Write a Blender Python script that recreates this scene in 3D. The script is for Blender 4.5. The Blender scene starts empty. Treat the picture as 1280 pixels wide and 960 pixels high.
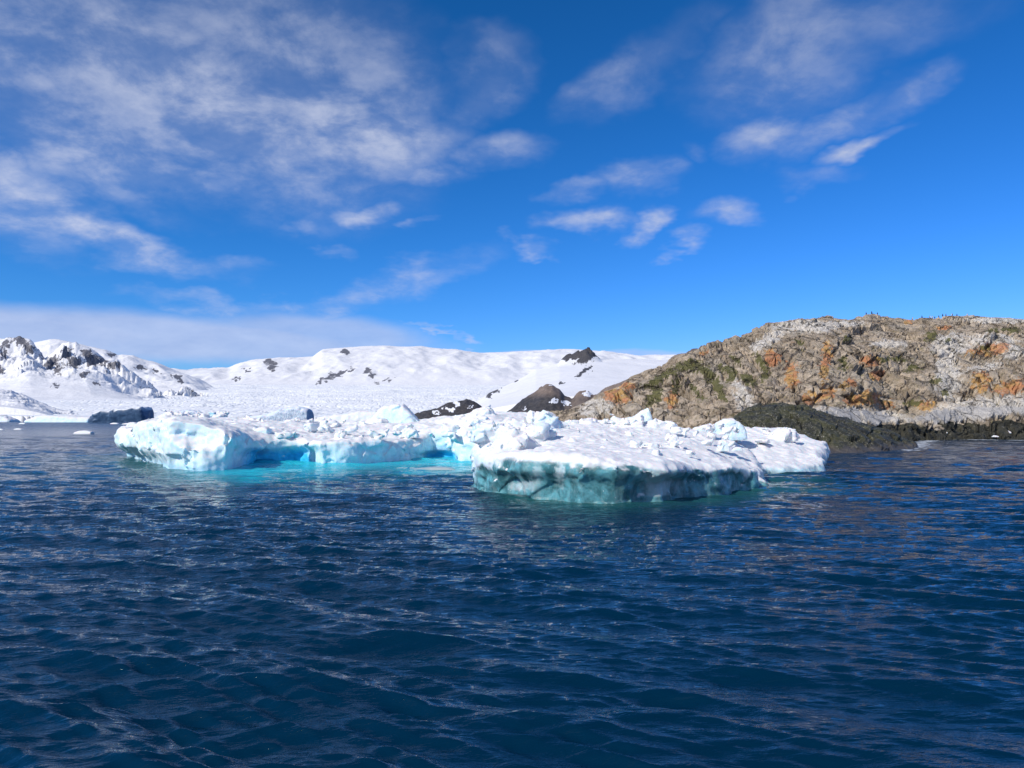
import bpy, math, random
import numpy as np
from mathutils import Vector, Matrix

random.seed(7)
rng = np.random.default_rng(11)
SC = bpy.context.scene
COL = SC.collection
R = math.radians

# ------------------------------------------------------------------ camera
CAM_H = 3.0
PITCH = math.atan(43.0 / 960.0)
cam_data = bpy.data.cameras.new("camera")
cam_data.sensor_width = 36.0
cam_data.lens = 27.0
cam_data.clip_start = 0.1
cam_data.clip_end = 60000.0
cam = bpy.data.objects.new("camera", cam_data)
cam.location = (0, 0, CAM_H)
cam.rotation_euler = (math.pi / 2 + PITCH, 0, 0)
COL.objects.link(cam)
SC.camera = cam

# ------------------------------------------------------------------ exposure
SC.view_settings.view_transform = 'Standard'
SC.view_settings.look = 'None'
SC.view_settings.exposure = 0.0
SC.view_settings.gamma = 1.0
SC.view_settings.use_curve_mapping = False
SC.render.engine = 'CYCLES'
SC.cycles.use_denoising = True
SC.cycles.max_bounces = 8
SC.cycles.diffuse_bounces = 3
SC.cycles.glossy_bounces = 3
SC.cycles.sample_clamp_indirect = 4.0
SC.cycles.sample_clamp_direct = 5.0

SUN_AZ = R(-131.0)      # measured from +Y (view direction) towards +X; negative = left
SUN_EL = R(38.0)
SKY_STRENGTH = 0.105
SUN_STRENGTH = 4.15


def sun_dir():
    return Vector((math.sin(SUN_AZ) * math.cos(SUN_EL), math.cos(SUN_AZ) * math.cos(SUN_EL), math.sin(SUN_EL)))


sun_data = bpy.data.lights.new("sun", 'SUN')
sun_data.energy = SUN_STRENGTH
sun_data.angle = R(0.53)
sun_data.color = (1.0, 0.945, 0.86)
sun = bpy.data.objects.new("sun", sun_data)
sun.rotation_euler = sun_dir().to_track_quat('Z', 'Y').to_euler()
COL.objects.link(sun)


# ------------------------------------------------------------------ pixel helpers (where things stand in the real place)
def pray(px, py):
    """world direction of a photo pixel of the 1280x960 photograph"""
    a = (px - 640.0) / 960.0
    b = (480.0 - py) / 960.0
    return a, math.cos(PITCH) - b * math.sin(PITCH), math.sin(PITCH) + b * math.cos(PITCH)


def at(px, py, Y):
    a, dy, dz = pray(px, py)
    s = Y / dy
    return (a * s, Y, CAM_H + dz * s)


def on_water(px, py, z=0.0):
    a, dy, dz = pray(px, py)
    s = (z - CAM_H) / dz
    return (a * s, dy * s, z)


def to_px(X, Y, Z):
    """numpy: world -> photo pixel"""
    c, s = math.cos(PITCH), math.sin(PITCH)
    dz = Z - CAM_H
    d = Y * c + dz * s
    u = -Y * s + dz * c
    return 640 + 960 * X / d, 480 - 960 * u / d


# ------------------------------------------------------------------ world: sky + clouds by direction
def build_world():
    w = bpy.data.worlds.new("World")
    SC.world = w
    w.use_nodes = True
    nt = w.node_tree
    for n in list(nt.nodes):
        nt.nodes.remove(n)
    N, L = nt.nodes, nt.links

    def node(t, **kw):
        n = N.new(t)
        for k, v in kw.items():
            setattr(n, k, v)
        return n

    def math_(op, a, b=None, clamp=False):
        n = node('ShaderNodeMath', operation=op, use_clamp=clamp)
        for i, v in enumerate((a, b)):
            if v is None:
                continue
            if isinstance(v, (int, float)):
                n.inputs[i].default_value = v
            else:
                L.new(v, n.inputs[i])
        return n.outputs[0]

    out = node('ShaderNodeOutputWorld')
    bg = node('ShaderNodeBackground')
    bg.inputs['Strength'].default_value = SKY_STRENGTH
    L.new(bg.outputs[0], out.inputs[0])
    sky = node('ShaderNodeTexSky', sky_type='NISHITA')
    sky.sun_disc = False
    sky.sun_elevation = SUN_EL
    sky.sun_rotation = SUN_AZ
    sky.altitude = 0.0
    sky.air_density = 1.0
    sky.dust_density = 0.0
    sky.ozone_density = 3.0
    # clear polar air: deeper, more saturated blue
    gam = node('ShaderNodeGamma')
    gam.inputs[1].default_value = SKY_GAMMA
    L.new(sky.outputs[0], gam.inputs[0])
    tint = node('ShaderNodeMix', data_type='RGBA', blend_type='MULTIPLY')
    tint.inputs[0].default_value = 1.0
    L.new(gam.outputs[0], tint.inputs[6])
    tint.inputs[7].default_value = (*SKY_TINT, 1)

    geo = node('ShaderNodeTexCoord')
    sep = node('ShaderNodeSeparateXYZ')
    L.new(geo.outputs['Generated'], sep.inputs[0])
    x, y, z = sep.outputs
    az = math_('ARCTAN2', x, y)
    el = math_('ARCSINE', z)
    # noise warp on a cloud-deck projection (dir.xy / z): streaks foreshorten to the horizon
    zz = math_('ADD', math_('MAXIMUM', z, 0.0), 0.30)
    comb = node('ShaderNodeCombineXYZ')
    L.new(math_('DIVIDE', x, zz), comb.inputs[0])
    L.new(math_('DIVIDE', y, zz), comb.inputs[1])
    ae = node('ShaderNodeCombineXYZ')
    L.new(az, ae.inputs[0])
    L.new(el, ae.inputs[1])

    def noise(vec, scale, detail, rough, dist=0.0, col=False):
        n = node('ShaderNodeTexNoise')
        n.inputs['Scale'].default_value = scale
        n.inputs['Detail'].default_value = detail
        n.inputs['Roughness'].default_value = rough
        n.inputs['Distortion'].default_value = dist
        L.new(vec, n.inputs['Vector'])
        return n.outputs['Color' if col else 'Fac']

    wn = noise(comb.outputs[0], 2.2, 5, 0.6, col=True)
    wc = node('ShaderNodeVectorMath', operation='SUBTRACT')
    L.new(wn, wc.inputs[0])
    wc.inputs[1].default_value = (.5, .5, .5)
    ws = node('ShaderNodeVectorMath', operation='MULTIPLY')
    L.new(wc.outputs[0], ws.inputs[0])
    ws.inputs[1].default_value = (0.24, 0.15, 0)
    wa = node('ShaderNodeVectorMath', operation='ADD')
    L.new(ae.outputs[0], wa.inputs[0])
    L.new(ws.outputs[0], wa.inputs[1])
    P = wa.outputs[0]

    total = None
    for (px, py, rx, ry, rot, amp) in CLOUDS:
        a, dy, dz = pray(px, py)
        azc = math.atan2(a, dy)
        elc = math.atan2(dz, math.hypot(a, dy))
        mp = node('ShaderNodeMapping', vector_type='TEXTURE')
        mp.inputs['Location'].default_value = (azc, elc, 0)
        mp.inputs['Rotation'].default_value = (0, 0, R(rot))
        mp.inputs['Scale'].default_value = (rx / 960.0, ry / 960.0, 1)
        L.new(P, mp.inputs['Vector'])
        ln = node('ShaderNodeVectorMath', operation='LENGTH')
        L.new(mp.outputs[0], ln.inputs[0])
        mr = node('ShaderNodeMapRange', interpolation_type='SMOOTHSTEP')
        mr.inputs['From Min'].default_value = 1.25
        mr.inputs['From Max'].default_value = 0.1
        mr.inputs['To Min'].default_value = 0
        mr.inputs['To Max'].default_value = amp
        L.new(ln.outputs['Value'], mr.inputs['Value'])
        total = mr.outputs[0] if total is None else math_('MAXIMUM', total, mr.outputs[0])

    n1 = noise(comb.outputs[0], 6.5, 10, 0.60, 0.2)
    n2 = noise(comb.outputs[0], 1.5, 5, 0.55, 0.3)
    n3 = noise(comb.outputs[0], 24.0, 6, 0.6, 0.3)
    # density = mask * (soft + wisps)
    wisps = node('ShaderNodeMapRange', interpolation_type='SMOOTHSTEP')
    wisps.inputs['From Min'].default_value = 0.38
    wisps.inputs['From Max'].default_value = 0.62
    L.new(n1, wisps.inputs['Value'])
    base = math_('ADD', math_('MULTIPLY', wisps.outputs[0], 0.75), 0.42)
    mod = node('ShaderNodeMapRange', interpolation_type='SMOOTHSTEP')
    mod.inputs['From Min'].default_value = 0.32
    mod.inputs['From Max'].default_value = 0.6
    mod.inputs['To Min'].default_value = 0.68
    L.new(n2, mod.inputs['Value'])
    fine = node('ShaderNodeMapRange')
    fine.inputs['From Min'].default_value = .3
    fine.inputs['From Max'].default_value = .65
    fine.inputs['To Min'].default_value = .72
    fine.inputs['To Max'].default_value = 1.12
    L.new(n3, fine.inputs['Value'])
    dens = math_('MULTIPLY', math_('MULTIPLY', math_('MULTIPLY', total, base), mod.outputs[0]), fine.outputs[0])
    # the low sheet over the mountains is smooth: extra blobs without wisps
    low = None
    for (px, py, rx, ry, rot, amp) in SHEETS:
        a, dy, dz = pray(px, py)
        mp = node('ShaderNodeMapping', vector_type='TEXTURE')
        mp.inputs['Location'].default_value = (math.atan2(a, dy), math.atan2(dz, math.hypot(a, dy)), 0)
        mp.inputs['Rotation'].default_value = (0, 0, R(rot))
        mp.inputs['Scale'].default_value = (rx / 960.0, ry / 960.0, 1)
        wv = node('ShaderNodeVectorMath', operation='MULTIPLY')
        L.new(wc.outputs[0], wv.inputs[0])
        wv.inputs[1].default_value = (0.10, 0.022, 0)
        wv2 = node('ShaderNodeVectorMath', operation='ADD')
        L.new(ae.outputs[0], wv2.inputs[0])
        L.new(wv.outputs[0], wv2.inputs[1])
        L.new(wv2.outputs[0], mp.inputs['Vector'])
        ln = node('ShaderNodeVectorMath', operation='LENGTH')
        L.new(mp.outputs[0], ln.inputs[0])
        mr = node('ShaderNodeMapRange', interpolation_type='SMOOTHSTEP')
        mr.inputs['From Min'].default_value = 1.12
        mr.inputs['From Max'].default_value = 0.55
        mr.inputs['To Min'].default_value = 0
        mr.inputs['To Max'].default_value = amp
        L.new(ln.outputs['Value'], mr.inputs['Value'])
        low = mr.outputs[0] if low is None else math_('MAXIMUM', low, mr.outputs[0])
    dens = math_('MAXIMUM', dens, math_('MULTIPLY', low, math_('ADD', math_('MULTIPLY', n2, 0.35), 0.78)), clamp=True)

    # broad unseen cloud field added behind the boat as neutral fill light
    bk = node('ShaderNodeMapRange', interpolation_type='SMOOTHSTEP')
    bk.inputs['From Min'].default_value = -0.10
    bk.inputs['From Max'].default_value = -0.55
    bk.inputs['To Max'].default_value = 0.9
    L.new(y, bk.inputs['Value'])
    dens = math_('MAXIMUM', dens, math_('MULTIPLY', bk.outputs[0], math_('ADD', math_('MULTIPLY', wisps.outputs[0], .5), .45)), clamp=True)

    # cloud colour: brighter towards the horizon and where thick
    bright = node('ShaderNodeMapRange')
    bright.inputs['From Min'].default_value = 0.03
    bright.inputs['From Max'].default_value = 0.5
    bright.inputs['To Min'].default_value = 1.0
    bright.inputs['To Max'].default_value = 0.68
    L.new(el, bright.inputs['Value'])
    cc = node('ShaderNodeMix', data_type='RGBA')
    L.new(n1, cc.inputs[0])
    k = 1.0 / SKY_STRENGTH
    cc.inputs[6].default_value = (.35 * k, .46 * k, .78 * k, 1)
    cc.inputs[7].default_value = (.68 * k, .76 * k, 1.0 * k, 1)
    cm = node('ShaderNodeVectorMath', operation='SCALE')
    L.new(cc.outputs[2], cm.inputs[0])
    L.new(bright.outputs[0], cm.inputs['Scale'])
    mix = node('ShaderNodeMix', data_type='RGBA')
    L.new(dens, mix.inputs[0])
    sp = node('ShaderNodeSeparateColor')
    L.new(tint.outputs[2], sp.inputs[0])
    cb = node('ShaderNodeCombineColor')
    for i_, (g_, a_) in enumerate(SKY_CURVE):
        pw = math_('POWER', sp.outputs[i_], g_)
        L.new(math_('MULTIPLY', pw, a_ * SKY_STRENGTH ** (g_ - 1)), cb.inputs[i_])
    L.new(cb.outputs[0], mix.inputs[6])
    L.new(cm.outputs[0], mix.inputs[7])
    L.new(mix.outputs[2], bg.inputs['Color'])


SKY_CURVE = ((1.44, .60), (.90, .52), (1.0, .83))
SKY_GAMMA = 1.35
SKY_TINT = (0.50, 0.74, 0.86)
# px, py, radius x, radius y, tilt (deg, ccw), density
CLOUDS = [
    (60, 60, 280, 120, -10, 0.75), (240, 100, 290, 105, -18, 0.95), (430, 150, 160, 75, -10, 0.98), (300, 180, 150, 45, -10, .8),
    (330, 50, 220, 90, -10, 0.7), (470, 100, 90, 60, -30, .55),
    (120, 160, 190, 55, -15, 0.8), (20, 215, 130, 60, -25, 0.85), (90, 275, 150, 32, -12, 0.85),
    (190, 305, 110, 22, -8, 0.6), (0, 240, 110, 60, -15, 0.75),
    (600, 90, 70, 40, 10, 0.42), (620, 180, 75, 28, -5, 0.62), (545, 215, 60, 22, 5, 0.58),
    (465, 262, 50, 16, 0, 0.70), (410, 305, 35, 10, 0, 0.35), (530, 283, 22, 8, 0, .3), (385, 272, 30, 12, 0, .3),
    (810, 70, 95, 32, 35, 0.42), (745, 110, 60, 24, 20, .30), (985, 55, 130, 75, 15, 0.62), (1090, 15, 150, 30, 0, .4),
    (960, 160, 65, 32, 10, 0.80), (1055, 135, 90, 26, 25, 0.55), (1100, 165, 45, 13, 14, 0.85), (1140, 100, 55, 22, 25, .6),
    (790, 230, 60, 22, 10, 0.62), (730, 290, 50, 17, 6, 0.68), (720, 250, 50, 14, 5, .42), (790, 290, 26, 17, 45, 0.78), (895, 263, 58, 17, 6, 0.72),
    (852, 305, 32, 12, 0, 0.55), (655, 325, 34, 12, 5, 0.58), (550, 418, 28, 5, -5, .55), (865, 195, 24, 14, -20, .3),
    (440, 370, 160, 26, 14, 0.50), (515, 350, 40, 22, 20, 0.5), (330, 380, 150, 16, 0, .5), (1040, 205, 50, 15, 0, .3),
]
SHEETS = [
    (160, 420, 380, 32, -1, 0.78), (-50, 414, 260, 36, 0, 0.82), (400, 418, 150, 28, -3, 0.66),
    (800, 449, 130, 9, 0, 0.55), (660, 444, 120, 6, 0, 0.5),
]
build_world()


# ------------------------------------------------------------------ numpy noise
def _hash(ix, iy, iz, seed):
    h = (ix.astype(np.uint32) * np.uint32(374761393) + iy.astype(np.uint32) * np.uint32(668265263)
         + iz.astype(np.uint32) * np.uint32(2147483647 & 1274126177) + np.uint32((seed * 362437 + 12345) & 0xffffffff))
    h = (h ^ (h >> np.uint32(13))) * np.uint32(1274126177)
    h = h ^ (h >> np.uint32(16))
    h = h * np.uint32(2246822519)
    return h ^ (h >> np.uint32(15))


def perlin(x, y, z, seed=0):
    x, y, z = np.broadcast_arrays(np.asarray(x, np.float32), np.asarray(y, np.float32), np.asarray(z, np.float32))
    fx, fy, fz = np.floor(x), np.floor(y), np.floor(z)
    ix, iy, iz = fx.astype(np.int64), fy.astype(np.int64), fz.astype(np.int64)
    x, y, z = x - fx, y - fy, z - fz
    u, v, w = (t * t * t * (t * (t * 6 - 15) + 10) for t in (x, y, z))
    res = 0
    for dx in (0, 1):
        for dy in (0, 1):
            for dz in (0, 1):
                h = _hash(ix + dx, iy + dy, iz + dz, seed)
                gx = (h & np.uint32(1023)).astype(np.float32) / 511.5 - 1
                gy = ((h >> np.uint32(10)) & np.uint32(1023)).astype(np.float32) / 511.5 - 1
                gz = ((h >> np.uint32(20)) & np.uint32(1023)).astype(np.float32) / 511.5 - 1
                g = gx * (x - dx) + gy * (y - dy) + gz * (z - dz)
                res = res + g * (u if dx else 1 - u) * (v if dy else 1 - v) * (w if dz else 1 - w)
    return res * 1.3


def fbm(x, y, z, octaves=4, gain=0.5, lac=2.03, seed=0, ridge=False):
    a, s = 1.0, 0.0
    for o in range(octaves):
        n = perlin(x * lac ** o + 17.3 * o, y * lac ** o - 9.1 * o, z * lac ** o + 3.7 * o, seed + o)
        if ridge:
            n = 1 - 2.2 * np.abs(n)
        s = s + a * n
        a *= gain
    return s


def worley(x, y, z, seed=0):
    """F1, F2 and the random value of the nearest cell"""
    fx, fy, fz = np.floor(x), np.floor(y), np.floor(z)
    ix, iy, iz = fx.astype(np.int64), fy.astype(np.int64), fz.astype(np.int64)
    f1 = np.full(x.shape, 9.0, np.float32)
    f2 = f1.copy()
    rid = np.zeros(x.shape, np.uint32)
    vec = np.zeros((3,) + x.shape, np.float32)
    for dx in (-1, 0, 1):
        for dy in (-1, 0, 1):
            for dz in (-1, 0, 1):
                h = _hash(ix + dx, iy + dy, iz + dz, seed)
                px = fx + dx + (h & np.uint32(1023)).astype(np.float32) / 1023
                py = fy + dy + ((h >> np.uint32(10)) & np.uint32(1023)).astype(np.float32) / 1023
                pz = fz + dz + ((h >> np.uint32(20)) & np.uint32(1023)).astype(np.float32) / 1023
                ax, ay, az = x - px, y - py, z - pz
                d = np.sqrt(ax * ax + ay * ay + az * az)
                near = d < f1
                f2 = np.where(near, f1, np.minimum(f2, d))
                f1 = np.where(near, d, f1)
                rid = np.where(near, h, rid)
                vec = np.where(near, np.stack([ax, ay, az]), vec)
    return f1, f2, rid, vec


def facets(x, y, z, seed=0, tilt=1.0):
    """cellular noise where every cell is a tilted plane: broken rock / ice"""
    f1, f2, rid, v = worley(x, y, z, seed)
    a = ((rid >> np.uint32(3)) & np.uint32(255)).astype(np.float32) / 127.5 - 1
    b = ((rid >> np.uint32(11)) & np.uint32(255)).astype(np.float32) / 127.5 - 1
    c = ((rid >> np.uint32(19)) & np.uint32(255)).astype(np.float32) / 127.5 - 1
    return 0.5 * a + tilt * (a * v[0] + b * v[1] + c * v[2]), f2 - f1, a


def smooth(e0, e1, x):
    t = np.clip((x - e0) / (e1 - e0), 0, 1)
    return t * t * (3 - 2 * t)


def rbf(points, X, Y, sc=1.0):
    p = np.array(points, np.float64)
    d = np.hypot(p[:, None, 0] - p[None, :, 0], p[:, None, 1] - p[None, :, 1]) / sc
    n = len(p)
    A = np.zeros((n + 3, n + 3))
    A[:n, :n] = d
    A[:n, n] = 1
    A[:n, n + 1:] = p[:, :2] / sc
    A[n:, :n] = A[:n, n:].T
    b = np.zeros(n + 3)
    b[:n] = p[:, 2]
    w = np.linalg.lstsq(A, b, rcond=None)[0]
    out = w[n] + w[n + 1] * X / sc + w[n + 2] * Y / sc
    for i in range(n):
        out = out + w[i] * np.sqrt((X - p[i, 0]) ** 2 + (Y - p[i, 1]) ** 2 + 0.01 * sc) / sc
    return out.astype(np.float32)


def blur2(a, n):
    for _ in range(n):
        a[1:-1, :] = (a[:-2, :] + 2 * a[1:-1, :] + a[2:, :]) / 4
        a[:, 1:-1] = (a[:, :-2] + 2 * a[:, 1:-1] + a[:, 2:]) / 4
    return a


def polysdf(poly, X, Y):
    p = np.array(poly, np.float32)
    d = np.full(X.shape, 1e9, np.float32)
    inside = np.zeros(X.shape, bool)
    for i in range(len(p)):
        a, b = p[i], p[(i + 1) % len(p)]
        e = b - a
        t = np.clip(((X - a[0]) * e[0] + (Y - a[1]) * e[1]) / (e @ e), 0, 1)
        d = np.minimum(d, np.hypot(X - a[0] - t * e[0], Y - a[1] - t * e[1]))
        c = (a[1] > Y) != (b[1] > Y)
        xi = a[0] + (Y - a[1]) * e[0] / (e[1] if abs(e[1]) > 1e-9 else 1e-9)
        inside ^= c & (X < xi)
    return np.where(inside, -d, d)


# ------------------------------------------------------------------ mesh helpers
def make_mesh(name, V, Q, attrs=None, mat=None, smooth_shade=True, parent=None):
    V = np.ascontiguousarray(V, np.float32)
    Q = np.ascontiguousarray(Q, np.int32)
    me = bpy.data.meshes.new(name)
    me.vertices.add(len(V))
    me.vertices.foreach_set('co', V.ravel())
    k = Q.shape[1]
    me.loops.add(Q.size)
    me.loops.foreach_set('vertex_index', Q.ravel())
    me.polygons.add(len(Q))
    me.polygons.foreach_set('loop_start', np.arange(0, Q.size, k, dtype=np.int32))
    me.polygons.foreach_set('loop_total', np.full(len(Q), k, np.int32))
    me.polygons.foreach_set('use_smooth', np.full(len(Q), smooth_shade, bool))
    for an, av in (attrs or {}).items():
        at_ = me.attributes.new(an, 'FLOAT', 'POINT')
        at_.data.foreach_set('value', np.ascontiguousarray(av, np.float32).ravel())
    me.update(calc_edges=True)
    me.validate()
    if mat:
        me.materials.append(mat)
    o = bpy.data.objects.new(name, me)
    COL.objects.link(o)
    if parent:
        o.parent = parent
    return o


def grid_faces(nu, nv):
    i = np.arange(nu - 1)[:, None] * nv + np.arange(nv - 1)[None, :]
    return np.stack([i, i + nv, i + nv + 1, i + 1], -1).reshape(-1, 4)


def normals_of(V, Q):
    a, b, c, d = V[Q[:, 0]], V[Q[:, 1]], V[Q[:, 2]], V[Q[:, 3]]
    n = np.cross(c - a, d - b)
    vn = np.zeros_like(V)
    for k in range(4):
        for ax in range(3):
            vn[:, ax] += np.bincount(Q[:, k], n[:, ax], len(V))
    return vn / (np.linalg.norm(vn, axis=1, keepdims=True) + 1e-12)


def surface_nets(F, org, h):
    ins = F < 0
    nx, ny, nz = F.shape
    cs = (nx - 1, ny - 1, nz - 1)
    cnt = np.zeros(cs, np.uint8)
    for dx in (0, 1):
        for dy in (0, 1):
            for dz in (0, 1):
                cnt += ins[dx:dx + cs[0], dy:dy + cs[1], dz:dz + cs[2]]
    I, J, K = np.nonzero((cnt > 0) & (cnt < 8))
    idx = np.full(cs, -1, np.int32)
    idx[I, J, K] = np.arange(len(I))
    acc = np.zeros((len(I), 3), np.float32)
    num = np.zeros(len(I), np.float32)
    corners = [(a, b, c) for a in (0, 1) for b in (0, 1) for c in (0, 1)]
    for a in corners:
        for ax in range(3):
            if a[ax]:
                continue
            b = list(a)
            b[ax] = 1
            fa = F[I + a[0], J + a[1], K + a[2]]
            fb = F[I + b[0], J + b[1], K + b[2]]
            cr = (fa < 0) != (fb < 0)
            t = np.where(cr, fa / np.where(cr, fa - fb, 1), 0)
            p = np.tile(np.array(a, np.float32), (len(I), 1))
            p[:, ax] += t
            acc += p * cr[:, None]
            num += cr
    V = np.stack([I, J, K], 1) + acc / num[:, None]
    V = V * h + np.array(org, np.float32)
    Q = []
    for ax in range(3):
        o1, o2 = [(1, 2), (2, 0), (0, 1)][ax]
        sl0 = [slice(1, -1)] * 3
        sl1 = [slice(1, -1)] * 3
        sl0[ax] = slice(0, -1)
        sl1[ax] = slice(1, None)
        s0, s1 = ins[tuple(sl0)], ins[tuple(sl1)]
        E = np.stack(np.nonzero(s0 != s1), 1)
        flip = s1[E[:, 0], E[:, 1], E[:, 2]]
        base = E.copy()
        base[:, o1] += 1
        base[:, o2] += 1
        if ax == 0:
            pass
        q = []
        for (d1, d2) in ((-1, -1), (0, -1), (0, 0), (-1, 0)):
            c = base.copy()
            c[:, o1] += d1
            c[:, o2] += d2
            q.append(idx[c[:, 0], c[:, 1], c[:, 2]])
        q = np.stack(q, 1)
        q[flip] = q[flip][:, ::-1]
        Q.append(q)
    Q = np.concatenate(Q)
    Q = Q[(Q >= 0).all(1)]
    return V.astype(np.float32), Q


def tag(o, label=None, cat=None, group=None, kind=None):
    if label:
        o['label'] = label
    if cat:
        o['category'] = cat
    if group:
        o['group'] = group
    if kind:
        o['kind'] = kind
    return o


# ------------------------------------------------------------------ material helpers
class Mat:
    def __init__(self, name):
        self.m = bpy.data.materials.new(name)
        self.m.use_nodes = True
        self.nt = self.m.node_tree
        self.b = self.nt.nodes['Principled BSDF']
        self.pos = self.n('ShaderNodeNewGeometry').outputs['Position']

    def n(self, t, **kw):
        n = self.nt.nodes.new(t)
        for k, v in kw.items():
            setattr(n, k, v)
        return n

    def link(self, a, b):
        self.nt.links.new(a, b)

    def put(self, v, sock):
        if isinstance(v, (int, float)):
            sock.default_value = v
        elif isinstance(v, tuple):
            sock.default_value = (*v, 1) if len(v) == 3 and len(sock.default_value) == 4 else v
        else:
            self.link(v, sock)

    def attr(self, name):
        return self.n('ShaderNodeAttribute', attribute_name=name).outputs['Fac']

    def noise(self, scale, detail=4, rough=0.55, dist=0.0, stretch=None, col=False, vec=None):
        t = self.n('ShaderNodeTexNoise')
        v = vec or self.pos
        if stretch:
            mp = self.n('ShaderNodeMapping')
            mp.inputs['Scale'].default_value = stretch[:3]
            if len(stretch) > 3:
                mp.inputs['Rotation'].default_value = (0, 0, stretch[3])
            self.link(v, mp.inputs[0])
            v = mp.outputs[0]
        self.link(v, t.inputs['Vector'])
        t.inputs['Scale'].default_value = scale
        t.inputs['Detail'].default_value = detail
        t.inputs['Roughness'].default_value = rough
        t.inputs['Distortion'].default_value = dist
        return t.outputs['Color' if col else 'Fac']

    def voro(self, scale, feature='F1', stretch=None, vec=None):
        t = self.n('ShaderNodeTexVoronoi', feature=feature)
        v = vec or self.pos
        if stretch:
            mp = self.n('ShaderNodeMapping')
            mp.inputs['Scale'].default_value = stretch[:3]
            self.link(v, mp.inputs[0])
            v = mp.outputs[0]
        self.link(v, t.inputs['Vector'])
        t.inputs['Scale'].default_value = scale
        return t.outputs['Distance']

    def rng(self, v, a, b, c=0.0, d=1.0, sm=True):
        n = self.n('ShaderNodeMapRange', interpolation_type='SMOOTHSTEP' if sm else 'LINEAR')
        self.put(v, n.inputs['Value'])
        for k, q in zip(('From Min', 'From Max', 'To Min', 'To Max'), (a, b, c, d)):
            self.put(q, n.inputs[k])
        return n.outputs[0]

    def math(self, op, a, b=0.0, clamp=False):
        n = self.n('ShaderNodeMath', operation=op, use_clamp=clamp)
        self.put(a, n.inputs[0])
        self.put(b, n.inputs[1])
        return n.outputs[0]

    def mix(self, f, a, b, blend='MIX'):
        n = self.n('ShaderNodeMix', data_type='RGBA', blend_type=blend)
        self.put(f, n.inputs[0])
        self.put(a, n.inputs[6])
        self.put(b, n.inputs[7])
        return n.outputs[2]

    def bump(self, h, dist, strength=1.0, prev=None):
        n = self.n('ShaderNodeBump')
        self.put(h, n.inputs['Height'])
        n.inputs['Distance'].default_value = dist
        n.inputs['Strength'].default_value = strength
        if prev:
            self.link(prev, n.inputs['Normal'])
        return n.outputs[0]

    def set(self, **kw):
        for k, v in kw.items():
            self.put(v, self.b.inputs[k.replace('_', ' ')])
        return self


def ice_material(name, pale, blue, clear, snow=(0.80, 0.795, 0.79)):
    m = Mat(name)
    a_side, a_blue, a_clear = m.attr('side'), m.attr('blue'), m.attr('clear')
    n = m.noise(1.6, 6, 0.6)
    nf = m.noise(9.0, 5, 0.65)
    streak = m.noise(1.0, 5, 0.6, 0.4, (2.6, 2.6, 0.5))
    pale_c = m.mix(m.rng(n, .35, .65), pale, tuple(min(1, c * 1.0 + .16) for c in pale))
    pale_c = m.mix(m.rng(streak, .42, .6, 0, .55), pale_c, (0.78, 0.87, 0.9))
    col = m.mix(a_side, snow, pale_c)
    col = m.mix(a_blue, col, m.mix(m.rng(n, .3, .7), blue, tuple(c * 1.35 for c in blue)))
    # clear glacial ice: dark teal with cloudy inclusions
    cl = m.mix(m.rng(n, .42, .62), clear, tuple(min(1, c * 2.1 + 0.03) for c in clear))
    v = m.voro(2.2, 'DISTANCE_TO_EDGE', (1, 1, .7), vec=m.n_warp(0.5, 1.2))
    cl = m.mix(m.rng(v, .0, .022, .16, 0), cl, (0.5, 0.62, 0.62))
    cl = m.mix(m.rng(streak, .48, .64, 0, .45), cl, (0.22, 0.36, 0.37))
    spk = m.math('MULTIPLY', m.rng(m.voro(7.0, 'F1'), .14, .05), m.rng(m.noise(1.3, 2), .52, .62))
    cl = m.mix(spk, cl, (.8, .86, .86))
    col = m.mix(a_clear, col, cl)
    h1 = m.bump(n, 0.06, .5)
    h2 = m.bump(nf, 0.034, .6, h1)
    h3 = m.bump(m.noise(40, 3, .6), 0.008, .5, h2)
    rough = m.math('SUBTRACT', 0.6, m.math('MULTIPLY', a_clear, 0.45))
    m.set(Base_Color=col, Roughness=rough, Normal=h3, Subsurface_Weight=m.math('ADD', .35, m.math('MULTIPLY', a_clear, .4)), IOR=1.31)
    m.b.inputs['Subsurface Radius'].default_value = (0.06, 0.20, 0.26)
    m.b.inputs['Subsurface Scale'].default_value = 1.0
    return m.m


def _n_warp(self, scale, amt):
    c = self.noise(scale, 3, .55, col=True)
    s = self.n('ShaderNodeVectorMath', operation='SCALE')
    self.link(c, s.inputs[0])
    s.inputs['Scale'].default_value = amt
    a = self.n('ShaderNodeVectorMath', operation='ADD')
    self.link(s.outputs[0], a.inputs[0])
    self.link(self.pos, a.inputs[1])
    return a.outputs[0]


Mat.n_warp = _n_warp

ICE = ice_material('berg_ice', (0.58, 0.78, 0.84), (0.04, 0.47, 0.80), (0.05, 0.165, 0.19))

SUNV = np.array(sun_dir())


# ------------------------------------------------------------------ WATER
def pxY(px, Y):
    return ((px - 640) / 960.0 * Y, Y)


def wl(px, py):
    p = on_water(px, py)
    return (p[0], p[1])


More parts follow.
